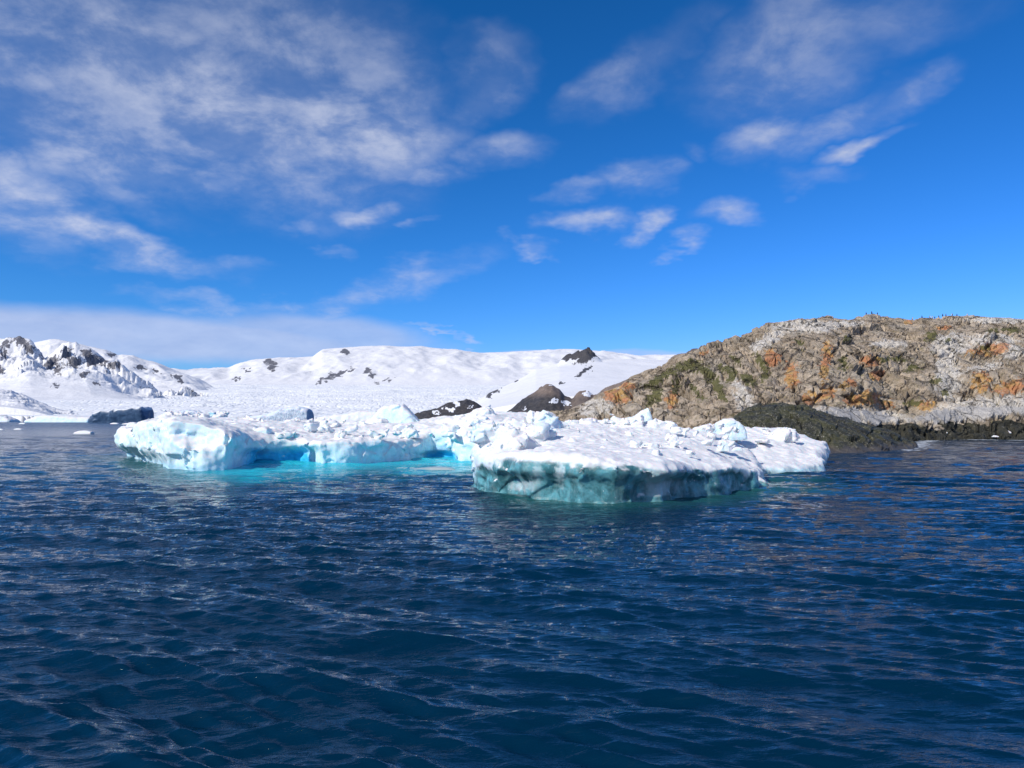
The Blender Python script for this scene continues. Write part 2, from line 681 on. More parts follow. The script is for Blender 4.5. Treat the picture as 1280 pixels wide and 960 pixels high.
POLY_LEFT = [wl(143, 571), wl(160, 577), wl(190, 582), wl(208, 587), wl(240, 589), wl(282, 588), wl(312, 582), wl(330, 577), wl(372, 576),
             wl(398, 580), wl(440, 579), wl(480, 578), wl(512, 574), wl(540, 571), wl(566, 571), wl(574, 577), wl(600, 579), pxY(640, 49),
             pxY(680, 60), pxY(640, 74), pxY(520, 76), pxY(400, 74), pxY(280, 72), pxY(200, 66), pxY(150, 62)]
POLY_FRONT = [wl(597, 611), wl(618, 617), wl(660, 624), wl(720, 629), wl(770, 631), wl(830, 628), wl(880, 619), wl(930, 616), wl(962, 612),
              wl(966, 604), pxY(955, 38), pxY(930, 42), pxY(890, 46), pxY(820, 47), pxY(740, 47), pxY(660, 45), pxY(612, 42), pxY(590, 38), wl(588, 606)]
POLY_RIGHT = [wl(880, 606), wl(905, 598), wl(930, 594), wl(965, 592), wl(1005, 592), wl(1030, 591), wl(1036, 577), pxY(1022, 54), pxY(990, 57),
              pxY(950, 59), pxY(880, 58), pxY(860, 52)]


def build_water():
    m = Mat('sea_water')
    turq, teal, foam, far = m.attr('turquoise'), m.attr('teal'), m.attr('foam'), m.attr('far')
    col = m.mix(turq, (0.0005, 0.018, 0.042), (0.015, 0.50, 0.62))
    col = m.mix(teal, col, (0.015, 0.09, 0.095))
    fn = m.noise(2.0, 6, .68, .3, (.45, 1.8, 1))
    f = m.rng(m.math('ADD', fn, m.math('MULTIPLY', foam, .55)), .86, 1.0, 0, .75)
    col = m.mix(f, col, (.8, .85, .88))
    th = R(-24)
    gap = m.attr('unresolved')
    h0 = m.math('MULTIPLY', m.noise(0.9, 3, .5, 0.2, (.7, 2.2, 1, th)), gap)
    b0 = m.bump(h0, 0.34, .8)
    h1 = m.math('MULTIPLY', m.noise(2.6, 5, .6, 0.3, (.6, 2.1, 1, th)), m.rng(gap, 0, 1, .30, 1, False))
    b1 = m.bump(h1, 0.12, .9, b0)
    b2 = m.bump(m.noise(11.0, 3, .55, 0.2, (.5, 1.9, 1, R(-16))), 0.0045, .8, b1)
    rough = m.math('ADD', m.rng(far, 0, 1, .02, .20, False), m.math('MULTIPLY', f, .5))
    m.set(Base_Color=col, Roughness=rough, IOR=1.333, Normal=b2, Specular_Tint=(.82, 1.0, 1.0))
    # grid: rings around the boat, spacing grows with distance; dense ahead, coarse behind
    r = [1.2]
    while r[-1] < 30000:
        q = r[-1]
        r.append(q * (1.0036 if 5.5 < q < 45 else 1.0055 if 45 <= q < 160 else (1.012 if q < 1500 else 1.04) if q >= 160 else 1.03))
    r = np.array(r)
    dense = np.linspace(R(-40), R(40), 900)
    back = np.linspace(R(40), R(320), 90)[1:-1]
    th_ = np.concatenate([dense, back])
    nr, na = len(r), len(th_)
    RR, TT = np.meshgrid(r, th_, indexing='ij')
    X0 = (RR * np.sin(TT)).astype(np.float32)
    Y0 = (RR * np.cos(TT)).astype(np.float32)
    X, Y, Z = X0.copy(), Y0.copy(), np.zeros_like(X0)
    sp = np.gradient(r)[:, None]
    sp = np.maximum(sp, RR * np.where(np.abs(TT) < R(41), 0.0016, 0.05))
    g = np.random.default_rng(5)
    main = math.atan2(1.0, 0.52)       # direction of travel of the wave vector
    lam = np.concatenate([np.geomspace(0.13, 0.19, 8), np.geomspace(0.20, 0.36, 22), np.geomspace(0.37, 1.0, 36), np.geomspace(1.05, 3.6, 26), [4.6, 6.5, 8.3, 11.0]])
    lee = 1.25 * smooth(1.4, .5, np.hypot((X0 - 4.0) / 8.5, (Y0 - 22.5) / 8.0)) + .8 * smooth(1.3, .4, np.hypot((X0 + 11) / 12, (Y0 - 40) / 9.0))
    amod = 0.75 + 0.75 * fbm(X0 / 9, Y0 / 9, 0 * X0, 3, seed=91)
    for l in lam:
        k = 2 * math.pi / l
        a = main + g.normal(0, 0.17 if l < 1.6 else 0.24) + (0.55 if g.random() < (.28 if l < 1.6 else .15) else 0)
        slope = (0.044 if l < .195 else 0.056 if l < .365 else .041 if l < 1 else 0.027) * (1.0 if l < 3 else 0.6 if l < 5 else 0.3)
        amp = slope / k * g.uniform(.6, 1.5) * 1.25
        ph = g.uniform(0, 6.28)
        fade = smooth(2.3, 4.0, l / sp)
        arg = k * (math.cos(a) * X0 + math.sin(a) * Y0) + ph
        A = amp * fade * (amod if l < 2.5 else 1) * (1 - .5 * np.clip(lee, 0, 1))
        Z += A * np.cos(arg)
        s = A * np.sin(arg) * 1.0
        X += -math.cos(a) * s * 0.35
        Y += -math.sin(a) * s * 0.35
    # calmer in the lee of the ice
    V = np.stack([X, Y, Z], -1).reshape(-1, 3)
    PX, PY = to_px(X0, np.maximum(Y0, .5), Z * 0)
    dl = polysdf(POLY_LEFT, X0, Y0)
    df = polysdf(POLY_FRONT, X0, Y0)
    nz = fbm(X0 / 3.5, Y0 / 3.5, 0 * X0, 4, seed=31)
    band = smooth(170, 330, PX) * smooth(640, 560, PX)
    tq = smooth(13.0, 1.0, dl + 3.8 * nz) * (0.06 + .94 * band) * smooth(.0, 2.6, df + nz + 1.2)
    tl = smooth(3.8, 0.2, df + 1.6 * nz) * smooth(600, 640, PX) * .85
    tl = np.maximum(tl, smooth(3.2, .2, dl + 1.2 * nz) * smooth(230, 180, PX) * .9)
    shore = [wl(1030, 568), wl(1070, 567), wl(1140, 562), wl(1150, 556), pxY(1160, 106), pxY(1210, 108), pxY(1300, 104), pxY(1300, 150), pxY(900, 150), pxY(930, 80)]
    ds = polysdf(shore, X0, Y0)
    fo = .5 * smooth(3.0, 0.0, np.abs(ds + .3 + 1.5 * nz)) * smooth(1020, 1060, PX) + .35 * smooth(9, 1, ds) * smooth(1100, 1140, PX)
    
    far_ = smooth(15, 400, RR)
    unres = smooth(.03, .35, sp * 3.2 * np.ones_like(RR))
    c = len(V)
    V = np.concatenate([V, [[0, 0, 0]]])
    ii = np.arange(nr - 1)[:, None] * na
    jj = np.arange(na)[None, :]
    jn = (jj + 1) % na
    Q = np.stack([ii + jj, ii + na + jj, ii + na + jn, ii + jn], -1).reshape(-1, 4)[:, ::-1]
    at_ = {k_: np.concatenate([v_.ravel(), [0]]) for k_, v_ in dict(turquoise=tq, teal=tl, foam=fo, far=far_, unresolved=unres).items()}
    o = make_mesh('sea_water', V, Q[:, ::-1], at_, m.m)
    me = o.data
    if me.polygons[1000].normal.z < 0:
        me.flip_normals()
    tag(o, 'dark blue rippled sea with turquoise water beside the ice', kind='structure')


build_water()


# ------------------------------------------------------------------ SNOW AND MOUNTAIN MATERIALS
def snow_rock_material(name, rock_a, rock_b, snow=(0.82, 0.82, 0.83), sc=1.0):
    m = Mat(name)
    rock = m.attr('rock')
    n = m.noise(0.02 * sc, 8, .62)
    n2 = m.noise(0.11 * sc, 6, .65)
    edge = m.rng(m.math('ADD', rock, m.math('MULTIPLY', m.math('SUBTRACT', n2, .5), 1.6)), .42, .56)
    rc = m.mix(m.rng(n2, .35, .65), rock_a, rock_b)
    sn = m.mix(m.rng(n, .4, .7), snow, tuple(c * .93 for c in snow))
    col = m.mix(edge, sn, rc)
    b1 = m.bump(n, 9.0 / sc, .55)
    b2 = m.bump(n2, 2.5 / sc, .6, b1)
    m.set(Base_Color=col, Roughness=.75, Normal=b2)
    return m.m


SNOW_FAR = snow_rock_material('far_snow_and_rock', (0.085, 0.095, 0.125), (0.19, 0.18, 0.185))  # far rock lightened to blue-grey: haze put into its colour
SNOW_NEAR = snow_rock_material('near_snow_and_dark_rock', (0.035, 0.035, 0.04), (0.10, 0.09, 0.085), sc=2.5)


def glacier_material():
    m = Mat('crevassed_glacier_ice')
    shade = m.attr('smoothness')
    v = m.voro(0.055, 'DISTANCE_TO_EDGE', (1.0, .45, 1), vec=m.n_warp(0.01, 30))
    n = m.noise(.05, 7, .65)
    n2 = m.noise(.4, 4, .65)
    col = m.mix(m.rng(n, .35, .68), (0.90, 0.90, .89), (.84, .86, .88))
    crev = m.math('MULTIPLY', m.rng(v, 0, .09, 1, 0), m.math('SUBTRACT', 1.0, shade))
    col = m.mix(m.math('MULTIPLY', crev, .22), col, (.55, .72, .83))
    b = m.bump(m.rng(v, 0, .2), 3.0, .4)
    b = m.bump(n, 4.0, .5, b)
    b = m.bump(n2, 1.0, .35, b)
    m.set(Base_Color=col, Roughness=.7, Normal=b)
    return m.m


GLACIER = glacier_material()


# ------------------------------------------------------------------ TERRAIN BUILDER (fan-shaped patches of ground)
def patch(name, label, px0, px1, nu, Y0, Y1, nv, zfun, rockfun, mat, extra=None):
    u = np.linspace(px0, px1, nu)
    v = np.linspace(0, 1, nv)
    yy = Y0 * (Y1 / Y0) ** v
    PX, YY = np.meshgrid(u, yy, indexing='ij')
    X = (PX - 640) / 960 * YY
    Z = zfun(PX, X, YY)
    V = np.stack([X, YY, Z], -1).reshape(-1, 3).astype(np.float32)
    Q = grid_faces(nu, nv)[:, ::-1]
    n = normals_of(V, Q)
    if n[:, 2].mean() < 0:
        Q = Q[:, ::-1]
        n = -n
    qx, qy = to_px(X, YY, Z)
    at_ = {'rock': rockfun(qx, qy, X, YY, Z, n.reshape(nu, nv, 3))} if rockfun else {}
    if extra:
        at_.update(extra(qx, qy, X, YY, Z))
    o = make_mesh(name, V, Q, at_, mat)
    tag(o, label, kind='structure')
    return o


def zpix(py, Y):
    """height of photo row py at distance Y"""
    b = (480.0 - py) / 960.0
    dy = math.cos(PITCH) - b * math.sin(PITCH)
    dz = math.sin(PITCH) + b * math.cos(PITCH)
    return CAM_H + dz / dy * Y


def blobs(qx, qy, L, warp=1.0):
    r = np.zeros_like(qx)
    if warp:
        wx_ = fbm(qx / 6, qy / 4, 0 * qx, 4, .6, seed=71)
        wy_ = fbm(qx / 6, qy / 4, 0 * qx + 9.5, 4, .6, seed=75)
        s_ = min(1.0, max(0.0, warp))
        qx, qy = qx + 6.5 * s_ * wx_, qy + 4 * s_ * wy_
    for (px, py, rx, ry, *rest) in L:
        rot = R(rest[0]) if rest else 0
        dx, dy = qx - px, -(qy - py)
        a = (dx * math.cos(rot) + dy * math.sin(rot)) / rx
        b = (-dx * math.sin(rot) + dy * math.cos(rot)) / ry
        r = np.maximum(r, smooth(1.35, .55, np.hypot(a, b)))
    return r


# --- middle snow dome range, the farthest
def z_mid(PX, X, Y):
    cr = np.interp(PX, [-250, 60, 200, 240, 285, 300, 320, 345, 390, 402, 430, 480, 530, 560, 600, 640, 680, 720, 760, 800, 850, 900, 1400],
                   [470, 462, 463, 463, 462, 455, 450, 449, 446, 437, 434, 432.5, 433.5, 437, 441, 440, 438, 437, 440, 445, 443, 446, 470])
    Yf, Yc = 7000.0, 10500.0
    t = np.clip((Y - Yf) / (Yc - Yf), 0, 1.4)
    zc = zpix(cr, Yc)
    zb = zpix(484.0, Yf)
    s = np.where(t < 1, 0.55 * np.sin(np.minimum(t, 1) * math.pi / 2) + .45 * t ** 1.5, 1 - (t - 1) * 1.2)
    z = zb + (zc - zb) * s
    w = smooth(0, .3, t) * smooth(1.05, .82, t)
    z = z + w * (40 * fbm(X / 700, Y / 1500, 0 * X, 6, .55, seed=3, ridge=True) - 34 + 10 * fbm(X / 260, Y / 380, 0 * X, 3, seed=8))
    z = z + smooth(.8, 1, t) * 9 * fbm(X / 240, Y / 900, 0 * X, 4, seed=44)
    return np.where(Y < Yf, zb - (Yf - Y) * 1.5, z)


MID_ROCK = [(340, 457, 8, 7, -40), (334, 452, 6, 4), (310, 463, 4, 3), (425, 467, 8, 4, 35), (412, 472, 9, 4, 35), (400, 477, 7, 2.5, 30),
            (440, 462, 5, 3, 40), (459, 464, 5, 4, 40), (467, 469, 6, 3, 40), (473, 479, 5, 2.4, 10), (486, 474, 6, 2.4, 15), (430, 440, 6, 3), (296, 474, 5, 3, 40)]
patch('snow_mountain_range', 'rounded white snow mountain range far behind the glacier', -260, 1300, 620, 6800, 14000, 150, z_mid,
      lambda qx, qy, X, Y, Z, n: blobs(qx, qy, MID_ROCK) * (.85 + .7 * fbm(X / 90, Y / 160, Z / 40, 4, seed=5)) + .3 * smooth(.7, .5, n[..., 2]), SNOW_FAR)


# --- ridge behind the left peaks
def z_back(PX, X, Y):
    cr = np.interp(PX, [-250, -60, 0, 40, 60, 72, 90, 110, 130, 146, 152, 165, 185, 200, 215, 228, 250, 290, 420],
                   [430, 434, 436, 428, 424, 424, 428, 433, 437, 444, 443, 444, 451, 455, 461, 466, 474, 490, 500])
    Yf, Yc = 4700.0, 6300.0
    t = np.clip((Y - Yf) / (Yc - Yf), 0, 1.4)
    zc, zb = zpix(cr, Yc), zpix(489.5, Yf)
    s = np.where(t < 1, t ** 1.15, 1 - (t - 1) * 1.3)
    z = zb + (zc - zb) * s
    w = smooth(0, .25, t) * smooth(1.05, .8, t)
    z = np.where(Y < Yf, zb - (Yf - Y) * 3, z) - smooth(240, 300, PX) * 60
    return z + w * (38 * fbm(X / 420, Y / 420, 0 * X, 5, seed=13, ridge=True) - 34) + smooth(.8, 1, t) * 6 * fbm(X / 120, Y / 300, 0 * X, 3, seed=4)


patch('snow_ridge', 'smooth snowy ridge behind the two rocky peaks', -260, 330, 380, 4650, 7600, 110, z_back,
      lambda qx, qy, X, Y, Z, n: blobs(qx, qy, [(175, 460, 8, 2.5, -10), (195, 464, 5, 2.5, -30), (222, 470, 6, 4, -35), (226, 476, 3, 3), (140, 443, 6, 3, 0)]), SNOW_FAR)


# --- two rocky peaks at left
def z_peak(PX, X, Y):
    cr = np.interp(PX, [-300, -120, -40, 0, 8, 14, 22, 27, 35, 40, 44, 50, 55, 62, 70, 78, 84, 88, 93, 97, 103, 112, 120, 126, 132, 145, 152, 160, 200, 260],
                   [455, 425, 430, 423, 421, 421.5, 420, 422, 424, 428, 436, 442, 447, 441, 435, 429, 426.5, 428, 427.5, 430, 432, 436, 440, 444, 449, 452, 453, 462, 490, 512])
    Yf, Yc = 2300.0, 3900.0
    t = np.clip((Y - Yf) / (Yc - Yf), 0, 1.45)
    zc, zb = zpix(cr, Yc), zpix(505.0, Yf) + 0 * X
    zs_ = zpix(np.interp(PX, [-300, -40, 25, 60, 90, 130, 200, 260], [450, 432, 430, 438, 438, 450, 488, 512]), Yc)
    zc = zs_ + (zc - zs_) * smooth(.35, .95, t)
    s = np.where(t < 1, .30 * t + .70 * t ** 2.2, 1 - (t - 1) * 1.5)
    z = zb + (zc - zb) * s
    # spur that runs from the second peak down to the right, and one below the first peak
    def spur(xa, ya, xb, yb, w, hgt):
        xs = np.array([xa, xb]); d = np.array([xb - xa, yb - ya]); L2 = d @ d
        tt = np.clip(((X - xa) * d[0] + (Y - ya) * d[1]) / L2, 0, 1)
        dist = np.hypot(X - xa - tt * d[0], Y - ya - tt * d[1])
        return (1 - tt) ** .8 * smooth(.85, .5, t) * hgt * np.clip(1 - dist / w, 0, 1) ** 1.2
    k = 3900 / 960
    z = z + spur((86 - 640) * k, 3900, (140 - 640) * 3 , 2750, 260, 80)
    z = z + spur((24 - 640) * k, 3880, (60 - 640) * 2.9, 2700, 260, 60)
    w = smooth(0, .3, t) * smooth(1.0, .80, t)
    rug = smooth(.35, .9, t)
    f_, _, _ = facets(X / 95, Y / 150, 0 * X, seed=26)
    z = z + w * rug * 38 * f_
    z = z + w * (78 * rug * (fbm(X / 190, Y / 300, 0 * X, 6, .55, seed=23, ridge=True) - 1.2) + 14 * fbm(X / 420, Y / 420, 0 * X, 4, seed=29))
    z = z + smooth(.86, 1, t) * 13 * fbm(X / 42, Y / 140, 0 * X, 4, seed=27)
    return z


PEAK_ROCK = [(8, 430, 10, 5, 40), (4, 441, 4, 5), (28, 427, 16, 7, -35), (36, 436, 8, 6, -50), (0, 462, 4, 5),
             (64, 452, 13, 7, 20), (84, 440, 8, 7, 70), (75, 462, 7, 9, -40), (92, 454, 8, 9, -50), (106, 467, 4, 7, -40), (122, 480, 5, 3, -35),
             (108, 442, 7, 7, -60), (118, 450, 8, 8, -60), (128, 452, 6, 7, -30), (140, 456, 8, 4, 25), (152, 453, 5, 2, 15), (112, 455, 4, 6, -60), (70, 482, 6, 2, -10)]
patch('rocky_snow_peaks', 'two jagged snow peaks with bare dark rock faces', -300, 260, 460, 2250, 5600, 300, z_peak,
      lambda qx, qy, X, Y, Z, n: blobs(qx, qy, PEAK_ROCK) * (.80 + .6 * fbm(X / 30, Y / 60, Z / 22, 4, seed=35)) + .42 * smooth(.66, .42, n[..., 2]), SNOW_FAR)


# --- crevassed glacier
def z_gl(PX, X, Y):
    py = np.interp(np.log(Y), np.log([640, 760, 900, 1300, 2000, 3000, 4500, 6900, 9000]), [524, 519.5, 518, 515, 508, 500, 490.5, 482, 476])
    z = zpix(py, Y)
    side = smooth(210, 40, PX)
    z = z + side * smooth(700, 1200, Y) * 4
    rough = smooth(60, 240, PX) * .8 + .25
    f, e, _ = facets(X / 26, Y / 40, 0 * X, seed=61)
    amp = np.interp(Y, [600, 900, 2500, 7000], [1.5, 3.5, 8, 10])
    smo = smooth(.1, .5, fbm(X / 500, Y / 260, 0 * X, 3, seed=66))
    rough = rough * (1 - .85 * smo)
    z = z + amp * rough * (.30 * f + .5 * np.clip(e, 0, .3) - .1 + .45 * fbm(X / 90, Y / 140, 0 * X, 4, seed=63))
    z = z + amp * 2.2 * fbm(X / 500, Y / 260, 0 * X, 3, seed=66)
    # calving front
    edge = 720 + 60 * fbm(X / 90, 0 * X, 0 * X, 4, seed=67) + 260 * smooth(350, 700, PX)
    z = np.where(Y < edge, -3, z)
    return z


patch('glacier', 'wide crevassed white glacier sloping down to the sea', -300, 1000, 900, 600, 7600, 520, z_gl, None, GLACIER,
      lambda qx, qy, X, Y, Z: {'smoothness': smooth(.1, .5, fbm(X / 500, Y / 260, 0 * X, 3, seed=66)) * .8})


# --- low snow bank at far left with blocks (y 485..527)
def z_bank(PX, X, Y):
    cr = np.interp(PX, [-260, 0, 12, 30, 45, 60, 80, 110, 180], [482, 486, 488, 493, 500, 508, 515, 519, 525])
    Yf, Yc = 800.0, 1500.0
    t = np.clip((Y - Yf) / (Yc - Yf), 0, 1.3)
    z = (zpix(cr, Yc)) * np.where(t < 1, .25 + .75 * t ** 1.3, 1 - (t - 1) * 2)
    f, e, _ = facets(X / 20, Y / 30, 0 * X, seed=71)
    z = z + smooth(0, .2, t) * smooth(1, .8, t) * (3.4 * f + 5 * fbm(X / 70, Y / 70, 0 * X, 4, seed=74, ridge=True) - 4)
    z = np.where(t <= 0, -3, z)
    return z


patch('snow_bank', 'broken blue-shadowed snow bank at the far left shore', -260, 180, 300, 780, 1900, 160, z_bank,
      lambda qx, qy, X, Y, Z, n: blobs(qx, qy, [(17, 525, 4, 2.5), (24, 517, 3, 4)]) * .9, SNOW_NEAR)


# --- smooth snow slope on the right with a nunatak
def z_slope(PX, X, Y):
    cr = np.interp(PX, [480, 560, 590, 612, 640, 665, 690, 702, 708, 718, 728, 733, 738, 745, 752, 765, 800, 840, 900, 1000, 1300],
                   [520, 514, 505, 490, 478, 466, 457, 447, 441, 438.5, 436, 434, 435, 440, 447, 448, 446, 446, 446, 446, 448])
    cr = np.interp(PX, [480, 560, 590, 612, 640, 670, 700, 730, 765, 800, 840, 1300], [520, 514, 505, 491, 478, 463, 454, 450, 449, 449, 450, 452])
    Yf, Yc = 1050.0, 2800.0
    t = np.clip((Y - Yf) / (Yc - Yf), 0, 1.4)
    zc, zb = zpix(cr, Yc), 2.0
    s = np.where(t < 1, .15 + .85 * t ** 1.25, 1 - (t - 1) * .6)
    z = zb + (zc - zb) * s
    z = z + 7 * smooth(0, .4, t) * fbm(X / 260, Y / 420, 0 * X, 4, seed=83)
    # nunatak
    nx, ny = (727 - 640) / 960 * 2750, 2750
    top = zpix(434, 2750) - zpix(451, 2750)
    d = np.hypot((X - nx) / 82, (Y - ny) / 110)
    f, _, _ = facets(X / 26, Y / 26, 0 * X, seed=88)
    pk = np.interp(PX, [698, 703, 708, 716, 722, 728, 733, 737, 742, 748, 753], [0, .35, .62, .60, .72, .86, 1, .92, .55, .25, 0])
    z = z + top * .9 * pk * np.clip(1.25 - np.abs(Y - ny) / 140, 0, 1) + 9 * f * smooth(1, .5, d)
    return np.where(t <= 0, -3, z)


SL_ROCK = [(728, 441, 26, 14, 4), (711, 446, 12, 6), (731, 463, 14, 2.6, 32), (722, 470, 5, 2, 20), (620, 486, 12, 4, 42), (613, 492, 8, 3, 20), (644, 476, 4, 2), (702, 479, 3, 1.5),
           ]
patch('snow_slope', 'smooth snow slope with a dark rock outcrop on its crest', 480, 1300, 520, 1020, 4200, 300, z_slope,
      lambda qx, qy, X, Y, Z, n: blobs(qx, qy, SL_ROCK) * 1.0 - .75 * blobs(qx, qy, [(717, 450, 9, 2.2, 15), (743, 448, 3, 3)]), SNOW_NEAR)


# --- dark low rocks with snow patches at px 520-603
def z_isl(PX, X, Y):
    cr = np.interp(PX, [505, 518, 530, 545, 552, 560, 575, 583, 590, 597, 602, 606, 612], [524, 518.5, 514, 511, 508, 504, 501, 499, 501, 504, 508, 514, 524])
    Yf, Yc = 560.0, 640.0
    t = (Y - Yf) / (Yc - Yf)
    s = np.where(t < 1, smooth(-.1, 1, t), 1 - (t - 1) * .9)
    z = (zpix(cr, Yc) + 2) * s - 2
    f, _, _ = facets(X / 5, Y / 6, 0 * X, seed=101)
    return z + .7 * f + 1.0 * fbm(X / 14, Y / 14, 0 * X, 4, seed=104)


def hill_material(name, a, b):
    m = Mat(name)
    rock, br = m.attr('rock'), m.attr('brown')
    n2 = m.noise(.35, 7, .65)
    rc = m.mix(m.rng(n2, .35, .65), a, b)
    rc = m.mix(br, rc, m.mix(m.rng(n2, .3, .7), (.16, .12, .095), (.26, .2, .16)))
    edge = m.rng(m.math('ADD', rock, m.math('MULTIPLY', m.math('SUBTRACT', m.noise(.12, 5, .6), .5), .8)), .4, .55)
    col = m.mix(edge, (.84, .86, .91), rc)
    m.set(Base_Color=col, Roughness=.8, Normal=m.bump(n2, 1.2, .8))
    return m.m


DARKHILL = hill_material('dark_rock_with_snow_patches', (.028, .028, .032), (.075, .068, .066))
patch('rocky_islet', 'low black rocks with white snow patches', 500, 616, 150, 555, 740, 90, z_isl,
      lambda qx, qy, X, Y, Z, n: 1.0 - blobs(qx, qy, [(570, 505, 5, 4, -40), (561, 512, 8, 2.5, -20), (587, 508, 2, 2), (545, 516, 7, 1.5, 10)]) * .85 + 0 * X, DARKHILL,
      lambda qx, qy, X, Y, Z: {'brown': 0 * X})


# --- thin dark skerry px 400-460 y 524
def z_sk(PX, X, Y):
    cr = np.interp(PX, [395, 405, 420, 440, 448, 455, 462], [527, 524.6, 526, 526, 524.8, 526.0, 529])
    t = (Y - 230) / 12
    return (zpix(cr, 242) + 1) * np.where(t < 1, smooth(0, 1, t), 1 - (t - 1) * .5) - 1 + .2 * fbm(X / 3, Y / 3, 0 * X, 3, seed=9)


patch('low_skerry', 'thin dark skerry just above the water behind the ice', 390, 466, 60, 228, 262, 30, z_sk, lambda qx, qy, X, Y, Z, n: 1 + 0 * X, DARKHILL,
      lambda qx, qy, X, Y, Z: {'brown': 0 * X})


# --- brown hill px 625-800
def z_brown(PX, X, Y):
    cr = np.interp(PX, [612, 626, 640, 655, 664, 675, 683, 690, 700, 706, 715, 724, 735, 742, 760, 785, 830, 860, 866, 872, 884, 900, 960],
                   [530, 520, 511, 499, 493, 485, 480, 480, 487, 495, 497, 490, 489, 495, 484, 474, 466, 440, 436.5, 436, 437.5, 445, 470])
    Yf, Yc = 430.0, 520.0
    t = (Y - Yf) / (Yc - Yf)
    s = np.where(t < 1, smooth(-.2, 1.05, t), 1 - (t - 1) * .8)
    z = (zpix(cr, Yc) + 3) * s - 3
    f, _, _ = facets(X / 7, Y / 8, 0 * X, seed=111)
    return z + .8 * f + 1.2 * fbm(X / 16, Y / 16, 0 * X, 4, seed=114)


patch('brown_hill', 'bare dark brown hill with small snow patches', 608, 965, 260, 425, 680, 110, z_brown,
      lambda qx, qy, X, Y, Z, n: 1.0 - .9 * blobs(qx, qy, [(692, 502, 5, 5, -50), (709, 504, 7, 3.5, -30), (657, 510, 3, 1.3, 50), (738, 491, 10, 3), (662, 521, 3, 1.2), (688, 481.5, 4, 1.5)]) + 0 * X, DARKHILL,
      lambda qx, qy, X, Y, Z: {'brown': np.clip(smooth(500, 488, qy) + .6 * smooth(690, 720, qx) - blobs(qx, qy, [(868, 440, 20, 8)]), 0, 1)})


# ------------------------------------------------------------------ THE ROCKY HILL ON THE RIGHT
ORANGE = [(965, 448, 11, 14), (1034, 440, 8, 18), (1030, 462, 7, 14), (1033, 491, 12, 10, 20), (1095, 469, 13, 8), (1086, 497, 17, 9), (1107, 506, 12, 7, -20),
          (1089, 451, 16, 8), (1242, 437, 24, 10, 8), (1226, 478, 14, 17), (1262, 484, 26, 11, 8), (1157, 506, 14, 8), (1134, 403, 9, 3), (1180, 410, 12, 4),
          (772, 495, 20, 11, -10), (785, 482, 13, 6), (840, 500, 9, 15), (1060, 480, 14, 7, 30), (1215, 440, 5, 6), (880, 440, 5, 6), (1068, 500, 14, 8), (990, 470, 10, 20), (1013, 497, 14, 9)]
MOSS = [(830, 470, 25, 5, 30), (880, 462, 20, 6, -35), (870, 490, 18, 4, -45), (900, 492, 14, 5, -50), (950, 450, 14, 5, -50), (845, 482, 5, 14), (915, 468, 6, 12, -20), (815, 480, 14, 5, 20), (860, 457, 17, 8, 10), (822, 492, 6, 12), (892, 477, 17, 5, -40), (919, 448, 10, 4, -30), (1054, 450, 6, 5), (1058, 425, 5, 7), (1164, 421, 8, 7),
        (1123, 449, 14, 4, -10), (1141, 460, 13, 4, 10), (1169, 477, 9, 3.5), (1180, 490, 6, 4), (1141, 504, 16, 4), (1230, 435, 9, 3, 20), (1263, 412, 18, 2.5),
        (1105, 450, 8, 3), (955, 470, 5, 14, -30), (935, 475, 12, 6, -30), (812, 500, 6, 8), (905, 460, 8, 5), (1000, 428, 5, 3), (1245, 413, 12, 2.5), (1186, 424, 4, 3), (1057, 458, 8, 4)]
GUANO = [(1005, 408, 48, 9), (960, 425, 30, 8, 30), (1190, 432, 30, 18), (1185, 470, 18, 34), (1240, 425, 40, 9), (1230, 459, 28, 6, 12), (1080, 518, 70, 9, -6),
         (1230, 508, 75, 14, 6), (1265, 440, 22, 10), (1110, 430, 25, 6), (1250, 400, 60, 5), (930, 500, 12, 30, 20), (745, 510, 26, 12, 15), (1050, 405, 40, 4)]


